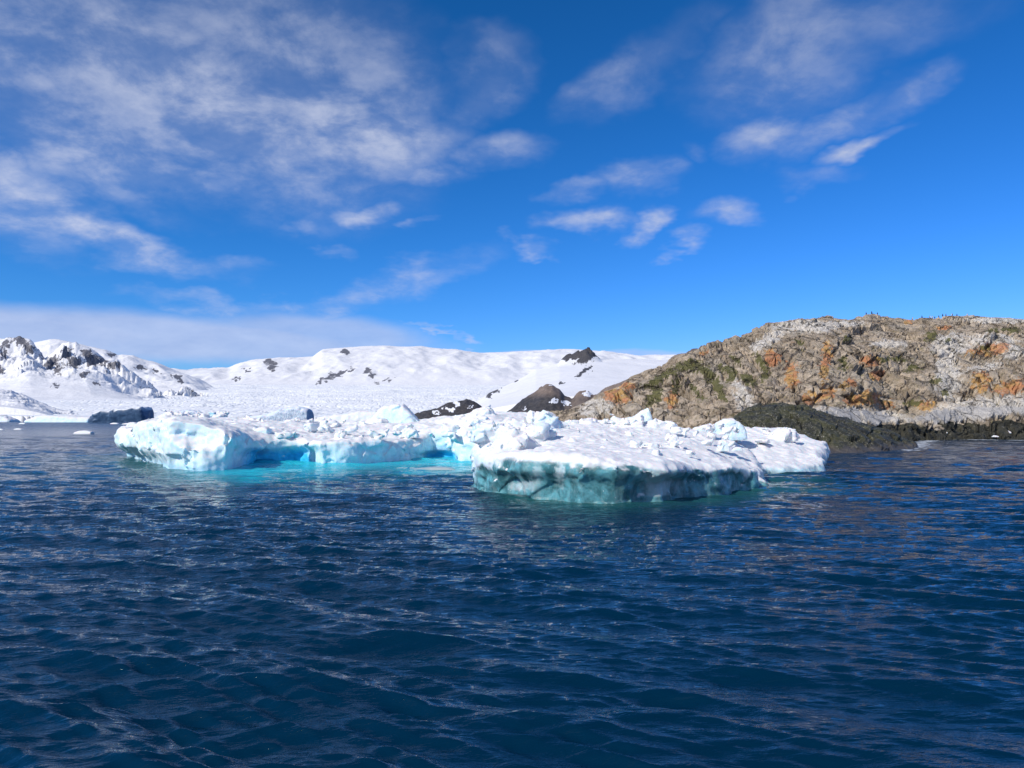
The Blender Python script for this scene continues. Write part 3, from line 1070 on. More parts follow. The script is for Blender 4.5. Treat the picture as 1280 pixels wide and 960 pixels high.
def rock_material():
    m = Mat('lichen_covered_rock')
    o_, g_, w_, d_ = m.attr('orange'), m.attr('moss'), m.attr('pale'), m.attr('wet')
    slab = m.attr('slab')
    n1 = m.noise(.28, 8, .65, .3)
    n2 = m.noise(1.1, 8, .7, .2)
    n3 = m.noise(4.5, 5, .7)
    col = m.mix(m.rng(n1, .34, .62), (.26, .20, .135), (.56, .455, .335))
    col = m.mix(m.rng(m.noise(.12, 6, .6, .4), .5, .6, 0, .55), col, (.42, .37, .30))
    col = m.mix(m.rng(n2, .45, .62, 0, .6), col, (.20, .165, .115))
    col = m.mix(m.rng(n3, .55, .68, 0, .6), col, (.66, .58, .48))
    wf = m.math('ADD', m.math('MULTIPLY', w_, .62), m.math('MULTIPLY', m.math('SUBTRACT', n2, .5), 1.6))
    col = m.mix(m.rng(wf, .2, .62, 0, .92), col, m.mix(m.rng(n3, .35, .65), (.50, .46, .40), (.80, .75, .67)))
    of = m.math('ADD', m.math('MULTIPLY', o_, .9), m.math('MULTIPLY', m.math('SUBTRACT', n2, .5), 2.8))
    oc = m.mix(m.rng(n1, .45, .55), (.56, .235, .10), (.54, .31, .085))
    col = m.mix(m.rng(of, .45, .8, 0, .85), col, oc)
    of2 = m.rng(m.noise(.7, 6, .7, .5), .60, .70, 0, .6)
    col = m.mix(m.math('MULTIPLY', of2, m.math('SUBTRACT', 1.0, slab)), col, (.36, .19, .08))
    gf = m.math('ADD', g_, m.math('MULTIPLY', m.math('SUBTRACT', m.noise(1.6, 7, .7), .5), 3.4))
    col = m.mix(m.rng(gf, .42, .66, 0, .9), col, (.10, .10, .022))
    col = m.mix(m.rng(m.noise(.9, 7, .72, .6), .555, .65, 0, .65), col, (.17, .15, .05))
    cr = m.voro(.19, 'DISTANCE_TO_EDGE', (1, 1, .8), vec=m.n_warp(.22, 6.0))
    col = m.mix(m.math('MULTIPLY', m.rng(cr, .03, .0), m.math('SUBTRACT', .75, m.math('MULTIPLY', slab, .6))), col, (.09, .07, .05))  # shade of the crevices painted dark along the cracks
    col = m.mix(slab, col, m.mix(m.rng(n2, .35, .7), (.56, .53, .49), (.42, .395, .36)))
    wet = m.rng(m.math('ADD', d_, m.math('MULTIPLY', m.math('SUBTRACT', n2, .5), .5)), .42, .58)
    wc = m.mix(m.rng(n2, .4, .62), (.022, .024, .018), (.06, .055, .035))
    wc = m.mix(m.rng(m.noise(2.4, 6, .75), .56, .66, 0, .8), wc, (.20, .19, .16))
    col = m.mix(wet, col, wc)
    v = m.voro(.6, 'DISTANCE_TO_EDGE', (1, 1, .55), vec=m.n_warp(.35, 2.6))
    b = m.bump(m.rng(cr, 0, .05), .9, .9)
    b = m.bump(m.rng(v, 0, .06), .3, .6, b)
    b = m.bump(n2, .55, .8, b)
    b = m.bump(n3, .12, .9, b)
    m.set(Base_Color=col, Roughness=.85, Normal=b)
    return m.m


ROCK = rock_material()


def crest_y(px):
    return np.interp(px, [660, 700, 735, 750, 775, 788, 800, 812, 835, 845, 860, 870, 900, 915, 930, 945, 960, 985, 1005, 1030, 1045, 1060, 1080, 1100, 1125, 1140, 1150, 1200, 1280, 1500],
                     [529, 517, 501, 491, 482, 470, 466, 463, 457, 449, 442, 439, 433, 430, 421, 414, 408, 407, 402, 401, 405, 405, 404, 403, 402, 403, 400, 398, 400, 404])


def crest_Y(px):
    return np.interp(px, [660, 700, 800, 900, 1000, 1100, 1280, 1500], [112, 116, 126, 142, 156, 166, 176, 184])


def base_Y(px):
    return np.interp(px, [660, 700, 800, 900, 950, 1030, 1100, 1150, 1200, 1280, 1500], [104, 104, 98, 93, 92, 98, 106, 112, 118, 120, 122])


def base_y(px):
    """photo row where the steep face meets the shore slabs"""
    return np.interp(px, [660, 800, 950, 1020, 1060, 1120, 1150, 1200, 1280, 1500], [529, 532, 530, 508, 506, 520, 512, 502, 494, 490])


def z_hill(PX, X, Y):
    Yc, Yb = crest_Y(PX), base_Y(PX)
    zc, zb = zpix(crest_y(PX), Yc), zpix(base_y(PX), Yb)
    zb = np.minimum(zb, zc * .6)
    t = (Y - Yb) / (Yc - Yb)
    tc = np.clip(t, 0, 1)
    s = 1 - (1 - tc) ** 1.75
    # ledges
    s = s + .035 * np.sin(tc * 19 + 2.5 * fbm(X / 22, Y / 30, 0 * X, 3, seed=201)) * smooth(0, .1, tc) * smooth(1, .85, tc)
    z = zb + (zc - zb) * s
    z = np.where(t > 1, zc - (Y - Yc) * .02 - ((Y - Yc) / 60) ** 2 * 14, z)
    # shore apron in front of the face
    sh = Yb - np.interp(PX, [660, 950, 1020, 1120, 1150, 1500], [4, 4, 14, 12, 9, 12])
    za = zb * np.clip(1 - (Yb - Y) / (Yb - sh), -.6, 1) ** 1.0
    z = np.where(t < 0, np.where(Y > sh, zb * smooth(-.15, 1, (Y - sh) / (Yb - sh)), -.3 - (sh - Y) * .25), z)
    return z


def build_hill():
    nu, nv = 820, 430
    u = np.linspace(655, 1500, nu)
    v = np.linspace(0, 1, nv)
    yy = 80 + 160 * v ** 1.15
    PX, Y = np.meshgrid(u, yy, indexing='ij')
    X = (PX - 640) / 960 * Y
    Z = blur2(z_hill(PX, X, Y).astype(np.float64), 3).astype(np.float32)
    Z = Z + smooth(4.5, 2.0, np.abs(Z - .6) + 0 * X) * (1.0 * fbm(X / 7, Y / 5, 0 * X, 4, seed=361) + .35 * facets(X / 2.6, Y / 2.6, 0 * X, seed=363)[0])
    V = np.stack([X, Y, Z], -1).reshape(-1, 3).astype(np.float32)
    Q = grid_faces(nu, nv)
    n = normals_of(V, Q)
    if n[:, 2].mean() < 0:
        Q = Q[:, ::-1]
        n = -n
    x, y, z = V.T
    qx, qy = to_px(x, y, z)
    slab = np.maximum(blobs(qx, qy, [(1072, 519, 46, 9, -6)]), blobs(qx, qy, [(1225, 512, 85, 11, 8), (1280, 505, 40, 12)])) * smooth(3.2, 1.5, np.abs(z - 2.6))
    slab = smooth(.3, .7, slab)
    Yc = crest_Y(qx)
    top = smooth(-2, 12, y - Yc + 8)
    calm = (1 - .85 * slab) * (1 - .55 * top)
    wx = x + 3 * fbm(x / 14, y / 14, z / 9, 3, seed=301)
    wz = z + 2 * fbm(x / 11, y / 11, z / 9, 3, seed=305)
    f1, e1, _ = facets(wx / 7.5, y / 7.5, wz / 5.5, seed=311)
    f2, e2, _ = facets(wx / 2.8, y / 2.8, wz / 2.0, seed=321)
    f3, e3, _ = facets(x / 1.05, y / 1.05, z / .8, seed=331)
    f0, e0, _ = facets(wx / 17, y / 17, (wz + .35 * x) / 10, seed=307)
    d = calm * (1.05 * f0 + .5 * f1 + .26 * f2 + .10 * f3 - 1.3 * smooth(.06, 0, e0) - .7 * smooth(.08, 0, e1) - .3 * smooth(.12, 0, e2))
    _, ev, _ = facets(wx / 4.2, y / 4.2, wz / 15, seed=315)
    d = d - calm * .7 * smooth(.09, 0, ev)
    d = d + calm * .55 * fbm(x / 11, y / 11, z / 8, 4, seed=341)
    d = d * smooth(-1.5, .8, z) * .9
    d = d * (1 - .75 * smooth(-14, -2, y - Yc))
    # a dark cleft
    cl = blobs(qx, qy, [(1209, 493, 4, 5), (1218, 489, 2.5, 6, 0), (995, 478, 3, 10, 10), (1194, 447, 1.5, 9)])
    d = d - 1.8 * cl
    nn = n.copy()
    nn[:, 2] *= .75
    V2 = V + nn * d[:, None]
    x, y, z = V2.T
    qx2, qy2 = to_px(x, y, z)
    shore = smooth(2.7, 1.5, z + 1.3 * fbm(x / 7, y / 7, z / 4, 4, seed=351)) * (1 - smooth(.4, .6, slab) * smooth(1.0, 1.6, z))
    shore = shore * smooth(880, 960, qx2)
    at_ = dict(orange=blobs(qx2, qy2, ORANGE), moss=blobs(qx2, qy2, MOSS), pale=blobs(qx2, qy2, GUANO), wet=shore, slab=slab)
    o = make_mesh('rocky_hill', V2, Q, at_, ROCK, smooth_shade=False)
    tag(o, 'rugged brown rock hill with orange lichen, green moss and pale droppings', kind='structure')
    return V2


HILLV = build_hill()


def build_mound():
    nu, nv = 360, 230
    u = np.linspace(895, 1150, nu)
    yy = np.linspace(60, 96, nv)
    PX, Y = np.meshgrid(u, yy, indexing='ij')
    X = (PX - 640) / 960 * Y
    cr = np.interp(PX, [895, 912, 922, 935, 950, 975, 1000, 1020, 1040, 1070, 1100, 1125, 1140, 1150], [545, 530, 519, 512, 508, 506, 508, 513, 520, 528, 536, 546, 553, 562])
    sh = np.interp(PX, [895, 950, 1030, 1070, 1100, 1140, 1150], [66, 64.5, 65.5, 66.5, 69, 74, 78])
    Yc = sh + np.interp(PX, [895, 975, 1060, 1140], [12, 13, 11, 5])
    zc = zpix(cr, Yc)
    t = (Y - sh) / (Yc - sh)
    s = np.where(t < 1, np.sin(np.clip(t, -.3, 1) * math.pi / 2) ** 1, 1 - ((t - 1) * .9) ** 2)
    Z = (zc + .4) * s - .4
    V = np.stack([X, Y, Z], -1).reshape(-1, 3).astype(np.float32)
    Q = grid_faces(nu, nv)
    n = normals_of(V, Q)
    if n[:, 2].mean() < 0:
        Q = Q[:, ::-1]
        n = -n
    x, y, z = V.T
    f1, e1, _ = facets(x / 1.9, y / 1.9, z / 1.3, seed=411)
    f2, e2, _ = facets(x / .6, y / .6, z / .5, seed=421)
    d = .32 * f1 + .10 * f2 - .22 * smooth(.12, 0, e1) + .3 * fbm(x / 3, y / 3, z / 3, 4, seed=431)
    V2 = V + n * (d * smooth(-.4, .7, z) * .8)[:, None]
    m = Mat('seaweed_covered_rock')
    n1 = m.noise(.5, 6, .65)
    n2 = m.noise(2.6, 8, .72)
    n3 = m.noise(7, 4, .7)
    bare = m.attr('bare')
    c = m.mix(m.rng(n1, .38, .6), (.02, .02, .015), (.055, .055, .022))
    c = m.mix(m.rng(n2, .5, .64, 0, .9), c, (.13, .12, .075))
    c = m.mix(m.rng(n3, .585, .66, 0, .9), c, (.40, .38, .33))
    c = m.mix(bare, c, m.mix(n2, (.06, .05, .045), (.12, .11, .1)))
    m.set(Base_Color=c, Roughness=.6, Normal=m.bump(n3, .06, .9, m.bump(n2, .22, .9)))
    o = make_mesh('shore_rock', V2, Q, {'bare': smooth(.7, .25, V2[:, 2] + .3 * fbm(x, y, z, 2, seed=5))}, m.m, smooth_shade=False)
    tag(o, 'long dark rock mound covered in green-black seaweed at the water edge', 'rock')


build_mound()


# ------------------------------------------------------------------ ICEBERGS
def iceberg(name, label, poly, hpts, h, zmin, zmax, shape, attrs, lumps=(), cuts=(), cat='iceberg', group=None, mat=ICE, seed=500, rough=1.0, relief=1.0, lip=.42, face=1.0):
    p = np.array(poly)
    x0, x1 = p[:, 0].min() - .8, p[:, 0].max() + .8
    y0, y1 = p[:, 1].min() - .8, p[:, 1].max() + .8
    xs = np.arange(x0, x1, h, dtype=np.float32)
    ys = np.arange(y0, y1, h, dtype=np.float32)
    zs = np.arange(zmin, zmax, h, dtype=np.float32)
    X, Y = np.meshgrid(xs, ys, indexing='ij')
    d2 = polysdf(poly, X, Y)
    H = rbf([at(*q) if len(q) == 3 else q[:3] for q in hpts], X, Y, 5.0)
    H = H + relief * (.10 * fbm(X / 2.6, Y / 2.6, 0 * X, 4, seed=seed) + .10 * (fbm(X / 1.5, Y / 2.2, 0 * X, 4, .6, seed=seed + 1, ridge=True) - .9))
    f, e, _ = facets(X / .95, Y / .95, 0 * X, seed=seed + 3)
    H = H + rough * (.015 * f + .05 * np.maximum(0, fbm(X / .45, Y / .45, 0 * X, 3, seed=seed + 6)))
    d2 = d2 + .34 * fbm(X / 2.1, Y / 2.1, 0 * X, 4, seed=seed + 41)
    H = H + .5 * relief * fbm(X / 4.5, Y / 4.5, 0 * X + 3, 2, seed=seed + 43) * .5
    F = np.empty((len(xs), len(ys), len(zs)), np.float32)
    PXc = 640 + 960 * X / Y
    for k, zz in enumerate(zs):
        side = d2 + shape(PXc, X, Y, zz)
        a, b = side, zz - H
        kk = lip
        hh = np.clip(.5 + .5 * (a - b) / kk, 0, 1)
        F[:, :, k] = b * (1 - hh) + a * hh + kk * hh * (1 - hh)
    X3, Y3, Z3 = np.broadcast_arrays(X[:, :, None], Y[:, :, None], zs[None, None, :])
    for (lx, ly, lz, rx, ry, rz, rot) in lumps:
        # rounded blocks welded to the ice: only evaluated around them
        i0, i1 = np.searchsorted(xs, [lx - 2 * max(rx, ry), lx + 2 * max(rx, ry)])
        j0, j1 = np.searchsorted(ys, [ly - 2 * max(rx, ry), ly + 2 * max(rx, ry)])
        if i1 - i0 < 2 or j1 - j0 < 2:
            continue
        sx, sy, sz = X3[i0:i1, j0:j1] - lx, Y3[i0:i1, j0:j1] - ly, Z3[i0:i1, j0:j1] - lz
        c, s_ = math.cos(rot), math.sin(rot)
        ax, ay = np.abs(c * sx + s_ * sy) / rx, np.abs(-s_ * sx + c * sy) / ry
        tl_ = .45 * math.sin(lx * 7.1 + ly * 3.3)
        q = (ax ** 4 + ay ** 4 + np.abs((sz + tl_ * sx + .5 * tl_ * sy) / rz) ** 4 + 1e-6) ** .25
        g = (q - 1) * min(rx, ry, rz)
        F[i0:i1, j0:j1] = np.minimum(F[i0:i1, j0:j1], g)
    for (lx, ly, lz, rx, ry, rz, rot) in cuts:
        sx, sy, sz = X3 - lx, Y3 - ly, Z3 - lz
        c, s_ = math.cos(rot), math.sin(rot)
        q = np.sqrt(((c * sx + s_ * sy) / rx) ** 2 + ((-s_ * sx + c * sy) / ry) ** 2 + (sz / rz) ** 2 + 1e-6)
        F = np.maximum(F, -(q - 1) * min(rx, ry, rz))
    near = np.abs(F) < .75
    xn, yn, zn = X3[near], Y3[near], Z3[near]
    f1, e1, _ = facets(xn / 1.5, yn / 1.5, zn / 1.1, seed=seed + 11)
    f2_, _, _ = facets(xn / .42, yn / .42, zn / .36, seed=seed + 33)
    nz = .17 * f1 + .20 * fbm(xn / 1.3, yn / 1.3, zn / 1.0, 4, seed=seed + 17) + .035 * fbm(xn / .3, yn / .3, zn / .25, 2, seed=seed + 27)
    Hn = np.broadcast_to(H[:, :, None], F.shape)[near]
    F[near] += rough * (nz * (.13 + .87 * face * smooth(.05, .55, Hn - zn)) + (.06 * f2_ + .09 * f1) * smooth(.03, .2, zn - Hn) + .02 * f2_)
    F[:, :, 0] = 1
    F[0], F[-1], F[:, 0], F[:, -1] = 1, 1, 1, 1
    F[:, :, -1] = 1
    V, Q = surface_nets(F, (xs[0], ys[0], zs[0]), h)
    n = normals_of(V, Q)
    # outward check
    cen = V.mean(0)
    if ((V - cen) * n).sum() < 0:
        Q = Q[:, ::-1]
        n = -n
    at_ = attrs(V, n)
    root = bpy.data.objects.new(name, None)
    root.location = (float(p[:, 0].mean()), float(p[:, 1].mean()), 0)
    COL.objects.link(root)
    tag(root, label, cat, group)
    ii = np.clip(((V[:, 0] - xs[0]) / h).astype(int), 0, len(xs) - 1)
    jj = np.clip(((V[:, 1] - ys[0]) / h).astype(int), 0, len(ys) - 1)
    at_['side'] = at_['side'] * (1 - .6 * smooth(-.05, .12, V[:, 2] - H[ii, jj]))
    low = (V[:, 2] < H[ii, jj] - .32)
    fl = low[Q].sum(1) >= 2
    V = V - np.array(root.location, np.float32)
    for pname, sel in (('snow_top', ~fl), ('ice_wall', fl)):
        q = Q[sel]
        used, inv = np.unique(q, return_inverse=True)
        o = make_mesh(pname, V[used], inv.reshape(q.shape), {k_: v_[used] for k_, v_ in at_.items()}, mat, parent=root)
        o.data.normals_split_custom_set_from_vertices([tuple(t) for t in n[used].tolist()])
    return root


def top_lumps(n, pxr, Yr, hfun, size, seed):
    g = random.Random(seed)
    L = []
    for _ in range(n):
        px, Y = g.uniform(*pxr), g.uniform(*Yr)
        s = g.uniform(*size)
        x = (px - 640) / 960 * Y
        L.append((x, Y, hfun(px, Y) + s * .1, s * g.uniform(.8, 1.6), s * g.uniform(.8, 1.4), s * g.uniform(.45, .9), g.uniform(0, 3)))
    return L


# --- front berg: clear teal ice under a thick snow cap
H_FRONT = [(590, 583, 36), (600, 572, 33), (640, 567, 30.5), (700, 569, 28.6), (760, 573, 28), (830, 576, 28.5), (880, 580, 30), (930, 587, 32), (962, 598, 34), (700, 560, 31), (760, 565, 31), (830, 568, 31.5), (890, 573, 33),
           (600, 556, 37), (640, 540, 38), (700, 546, 36), (780, 553, 36), (860, 560, 36), (930, 568, 38), (960, 586, 37),
           (612, 540, 42), (660, 528, 44), (700, 530, 44), (750, 531, 45), (800, 528, 45), (840, 537, 45), (880, 541, 45), (920, 556, 42)]


def shape_front(PX, X, Y, z):
    # recess the clear ice slightly below the snow cap, waterline notch
    r = .38 * smooth(1.1, .6, z * np.ones_like(X)) - .12
    r = r + .16 * np.sin(X * 1.3 + 1) * smooth(1.2, .3, z) + .10 * fbm(X / .7, Y / .7, 0 * X, 3, seed=77) * smooth(1.3, .8, z * np.ones_like(X))
    r = r + .35 * smooth(0.05, -.3, z) * -1
    return r


def attrs_front(V, n):
    x, y, z = V.T
    qx, qy = to_px(x, y, z)
    nz = fbm(x / 1.1, y / 1.1, z / .9, 4, seed=611)
    rim = np.interp(qx, [590, 612, 640, 680, 720, 800, 830, 900, 960, 975], [588, 583, 570, 574, 575, 576, 584, 587, 595, 599])
    side = smooth(.75, .35, n[:, 2])
    clear = smooth(-3, 3, qy - rim + 8 * nz + 5 * fbm(x / .35, y / .35, z / 1.2, 3, seed=615)) * smooth(.68, .42, n[:, 2]) * smooth(588, 598, qx) * smooth(1.6, 1.3, z)
    # cloudy pillar of white ice at px 800-850
    cloudy = blobs(qx, qy, [(825, 600, 22, 26), (672, 595, 6, 18), (655, 608, 20, 6), (700, 590, 6, 20)]) * (.55 + .5 * nz)
    clear = clear * (1 - .62 * np.clip(cloudy, 0, 1))
    clear = np.maximum(clear, smooth(.32, .12, z))
    blue = .25 * side * smooth(640, 590, qx) + blobs(qx, qy, [(686, 528, 18, 12)]) * .18
    return dict(side=side * .35 + .35 * np.clip(cloudy, 0, 1) * side, blue=np.clip(blue, 0, 1), clear=clear)


def hf(px, Y):
    return np.interp(Y, [28, 36, 45], [1.45, 1.95, 2.7])


lf = top_lumps(26, (600, 700), (36, 44), lambda p, Y: hf(p, Y) + .15, (.22, .6), 3) + top_lumps(46, (700, 930), (31, 45), hf, (.08, .22), 4) \
    + top_lumps(18, (640, 860), (43.5, 46), lambda p, Y: 2.5, (.2, .45), 5)
p_ = at(648, 560, 34)
lf += [(p_[0], p_[1], 1.75, .9, .8, .6, .4), (at(625, 0, 32)[0], 33.2, 1.35, 1.1, .9, .62, .2), (at(668, 0, 35)[0], 35.5, 2.15, .7, .6, .5, 1.2)]
iceberg('iceberg', 'nearest white iceberg with a dark teal clear ice face above the water', POLY_FRONT, H_FRONT, .062, -.7, 3.9, shape_front, attrs_front, lf, (), seed=500, relief=.75, lip=.7, face=.5)

# --- right lobe
H_RIGHT = [(885, 583, 41), (910, 575, 43), (950, 578, 43.5), (1000, 580, 43.5), (1028, 583, 43.5), (905, 556, 48), (950, 550, 49), (990, 556, 49), (1025, 566, 48),
           (900, 545, 55), (925, 541, 56), (965, 535, 56), (1000, 542, 55), (1020, 552, 53), (960, 537, 59)]


def attrs_right(V, n):
    x, y, z = V.T
    side = smooth(.7, .2, n[:, 2]) * smooth(1.6, .5, z)
    side = np.maximum(side, smooth(.3, .1, z))
    return dict(side=side * .7, blue=.2 * smooth(.5, 0, z), clear=.45 * smooth(.45, .05, z + .25 * fbm(x, y, z, 3, seed=4)))


lr = top_lumps(12, (900, 1010), (46, 57), lambda p, Y: np.interp(Y, [44, 58], [1.4, 2.15]), (.15, .45), 6)
iceberg('iceberg', 'rounded white ice lobe rising from the water before the seaweed-covered rock', POLY_RIGHT, H_RIGHT, .085, -.6, 3.3,
        lambda PX, X, Y, z: .25 * smooth(.6, .1, z) - .1 * np.sin(X * 2.2) * smooth(1.6, .3, z), attrs_right, lr, (), seed=700, relief=.9, lip=.7)

# --- long left berg
H_LEFT = [(145, 552, 58), (160, 538, 54), (190, 524, 53), (215, 522, 54), (245, 524, 53), (280, 530, 53), (310, 548, 51.5), (350, 553, 53), (395, 552, 52), (440, 550, 54), (500, 549, 55), (545, 548, 59), (575, 548, 55), (600, 552, 49), (625, 550, 50),
          (188, 524, 49), (215, 519.5, 48), (245, 523, 47.5), (275, 535, 47.5), (180, 526, 60), (240, 526, 62), (300, 533, 62), (350, 535, 62), (400, 536, 62), (450, 536, 63), (500, 534, 65), (560, 530, 64), (590, 518, 60), (620, 526, 57), (650, 530, 58),
          (220, 523, 70), (300, 524, 71), (350, 526, 72), (400, 527, 73), (450, 528, 73), (500, 528, 73), (560, 522, 72), (620, 523, 71), (585, 516, 66)]


def shape_left(PX, X, Y, z):
    z = z * np.ones_like(X)
    lob = smooth(250, 150, PX)
    r = lob * 1.3 * smooth(1.3, 0.0, z) ** 1.4                       # overhanging bulge at the left end
    r = r + smooth(285, 320, PX) * smooth(405, 392, PX) * .75 * smooth(1.15, .5, z + .12 * np.sin(PX / 17))   # blue bay under a roof
    r = r + smooth(515, 530, PX) * smooth(575, 565, PX) * .5 * smooth(.6, .1, z)
    r = r + .18 * np.sin(X * 1.9) * smooth(1.6, .4, z)
    return r


def attrs_left(V, n):
    x, y, z = V.T
    qx, qy = to_px(x, y, z)
    nz = fbm(x / 1.4, y / 1.4, z / 1.2, 4, seed=811)
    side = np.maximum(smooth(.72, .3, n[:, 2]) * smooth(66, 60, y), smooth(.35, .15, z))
    bay = smooth(296, 318, qx) * smooth(392, 382, qx) * smooth(556, 568, qy + 5 * nz)  # glow of the shaded hollow painted into the ice as blue
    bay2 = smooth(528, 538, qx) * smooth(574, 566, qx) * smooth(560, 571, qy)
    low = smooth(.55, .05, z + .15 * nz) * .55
    sh = blobs(qx, qy, [(228, 552, 14, 20)]) * .22 + blobs(qx, qy, [(553, 560, 8, 14)]) * .3 + blobs(qx, qy, [(500, 562, 80, 10)]) * .14  # blue shade painted as faint patches on the wall
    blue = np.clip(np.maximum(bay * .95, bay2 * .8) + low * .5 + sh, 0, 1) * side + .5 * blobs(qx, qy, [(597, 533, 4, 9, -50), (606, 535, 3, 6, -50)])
    return dict(side=side, blue=np.clip(blue, 0, 1), clear=0 * x)


def hl(px, Y):
    return np.interp(Y, [50, 62, 73], [1.75, 2.35, 2.75])


ll = top_lumps(24, (270, 560), (52, 62), lambda p, Y: hl(p, Y) - .05, (.12, .4), 13) + top_lumps(18, (300, 480), (62, 73), hl, (.15, .5), 14) \
    + top_lumps(10, (200, 290), (70, 74), lambda p, Y: 2.9, (.4, .8), 16) + top_lumps(26, (560, 650), (50, 64), lambda p, Y: hl(p, Y) - .1, (.2, .6), 17)
a_ = at(588, 535, 60)
ll += [(a_[0], 60, 2.3, 1.8, 1.5, 1.1, .3)]
cuts_l = []
for (px, py, Y, rx, ry, rz, rot) in [(600, 533, 58, .35, 1.4, 1.1, -.5), (611, 534, 59, .25, 1.1, .8, -.4), (270, 531, 56, 1.8, .35, .45, -.35), (235, 535, 44.3, 2.2, 1.1, 1.3, 0)]:
    q = at(px, py, Y)
    cuts_l.append((*q, rx, ry, rz, rot))
iceberg('iceberg', 'long pale blue iceberg with a bright blue hollow at its waterline', POLY_LEFT, H_LEFT, .095, -.6, 4.4, shape_left, attrs_left, ll, cuts_l, seed=800, relief=1.05, lip=.6)


# ------------------------------------------------------------------ LOOSE ICE BLOCKS AND FAR BERGS
def block(name, label, px, py_base, Y, prof, depth, cat='ice block', group=None, h=None, mat=ICE, seed=0, side=.6, blue=.0, clear=0., zbase=None, rough=1.0, taper=.35):
    """a block of ice: plan cut from the outline widths, rounded and broken. prof = [(px, py_top)...]"""
    pxs = np.array([q[0] for q in prof], float)
    pys = np.array([q[1] for q in prof], float)
    W = (pxs[-1] - pxs[0]) / 960 * Y
    h = h or max(W / 70, .02)
    x0, x1 = (pxs[0] - 640) / 960 * Y - .1 * W, (pxs[-1] - 640) / 960 * Y + .1 * W
    zb = zpix(py_base, Y) if zbase is None else zbase
    zt = zpix(pys.min(), Y)
    hh = zt - zb
    xs = np.arange(x0, x1 + h, h, dtype=np.float32)
    ys = np.arange(Y - depth * .6, Y + depth * .6 + h, h, dtype=np.float32)
    zs = np.arange(zb - .3 * hh, zt + .25 * hh + h, h, dtype=np.float32)
    X, Yg, Z = np.meshgrid(xs, ys, zs, indexing='ij')
    PX = 640 + 960 * X / Y
    Ht = zpix(np.interp(PX, pxs, pys), Y)
    xl, xr = (pxs[0] - 640) / 960 * Y, (pxs[-1] - 640) / 960 * Y
    a = np.maximum(xl - X, X - xr)
    tz = np.clip((Z - zb) / hh, 0, 1)
    b = np.abs(Yg - Y) - depth * .5 * (1 - taper * tz)
    c = (Z - Ht) * .8
    k = .12 * min(depth, hh)
    F = np.log(np.exp(np.clip(a / k, -30, 30)) + np.exp(np.clip(b / k, -30, 30)) + np.exp(np.clip(c / k, -30, 30))) * k
    F = np.maximum(F, zb - .18 * hh - Z)
    s = max(hh, .3)
    f1, _, _ = facets(X / s / .55, Yg / s / .55, Z / s / .5, seed=seed + 900)
    F = F + rough * s * (.07 * f1 + .07 * fbm(X / s / .5, Yg / s / .5, Z / s / .4, 3, seed=seed + 910))
    F[0], F[-1], F[:, 0], F[:, -1], F[:, :, 0], F[:, :, -1] = [h] * 6
    V, Q = surface_nets(F, (xs[0], ys[0], zs[0]), h)
    n = normals_of(V, Q)
    if ((V - V.mean(0)) * n).sum() < 0:
        Q, n = Q[:, ::-1], -n
    sd = smooth(.8, .3, n[:, 2]) * side
    at_ = dict(side=sd, blue=blue * smooth(.8, .2, n[:, 2]), clear=clear * smooth(.75, .3, n[:, 2]))
    o = make_mesh(name, V, Q, at_, mat)
    # origin at the base
    c0 = Vector(((x0 + x1) / 2, Y, zb))
    o.data.transform(Matrix.Translation(-c0))
    o.location = c0
    tag(o, label, cat, group)
    return o


block('ice_block', 'large pale blue trapezoid ice block standing behind the long iceberg', 497, 533, 70,
      [(455, 527), (468, 521), (476, 510), (482, 506), (505, 505), (512, 512), (520, 521), (530, 530)], 3.2, seed=1, blue=.05, side=.9, rough=.55)
block('ice_block', 'pointed translucent ice fin tilted on the back rim of the nearest iceberg', 808, 528, 45,
      [(784, 525), (795, 518), (803, 512), (810, 509.5), (813, 514), (815, 524)], .9, seed=2, side=.8, rough=.5)
block('ice_block', 'smooth rounded blue-white ice boulder between the nearest iceberg and the dark rock', 911, 546, 47,
      [(891, 537), (895, 528), (900, 526), (903, 524), (915, 523), (922, 527), (929, 535), (931, 543)], 1.7, seed=3, side=.8, blue=.05, rough=.45)
block('ice_block', 'upright pointed pale blue ice block at the left back of the nearest iceberg', 685, 541, 41,
      [(663, 535), (668, 526), (674, 517), (679, 512.5), (686, 515), (694, 518), (700, 528), (704, 537)], 1.3, seed=4, side=.85, blue=.06, rough=.6)
block('ice_block', 'small blue tinted ice lump right of the upright pointed block', 710, 532, 44.5,
      [(703, 529), (707, 526), (712, 525.5), (716, 529)], .5, seed=5, side=.9, blue=.15, rough=.7)
block('ice_block', 'white cube of ice lying near the middle right of the nearest iceberg', 904, 562, 37.5,
      [(896, 557), (899, 550), (905, 549), (910, 552), (911, 560)], .5, seed=6, side=.5, rough=.6)
block('ice_block', 'small white ice chunk next to the cube of ice', 920, 563, 37,
      [(914, 561), (918, 558.5), (925, 559), (927, 562)], .35, seed=7, side=.5, rough=.6)
block('ice_block', 'flat pale slab of ice wedged beside the rounded ice boulder', 880, 541, 50,
      [(862, 539), (870, 534), (884, 530), (893, 527), (895, 529), (890, 540)], 1.2, seed=8, side=.9, blue=.1, rough=.5)
block('ice_block', 'tilted white ice slab lying on the long iceberg above the blue hollow', 335, 551, 55,
      [(305, 540), (318, 535), (333, 533), (341, 536), (343, 541), (339, 548)], 1.3, seed=9, side=.75, blue=.08, rough=.6)
block('ice_block', 'white ice lump perched on the left shoulder of the long iceberg', 167, 534, 53,
      [(160, 532), (163, 528), (170, 528), (175, 531)], .7, seed=10, side=.2, rough=.6)
block('ice_block', 'white angular ice block right of the trapezoid block', 510, 545, 58,
      [(500, 544), (503, 537), (512, 534.5), (520, 536), (524, 543)], 1.0, seed=11, side=.3, rough=.6)
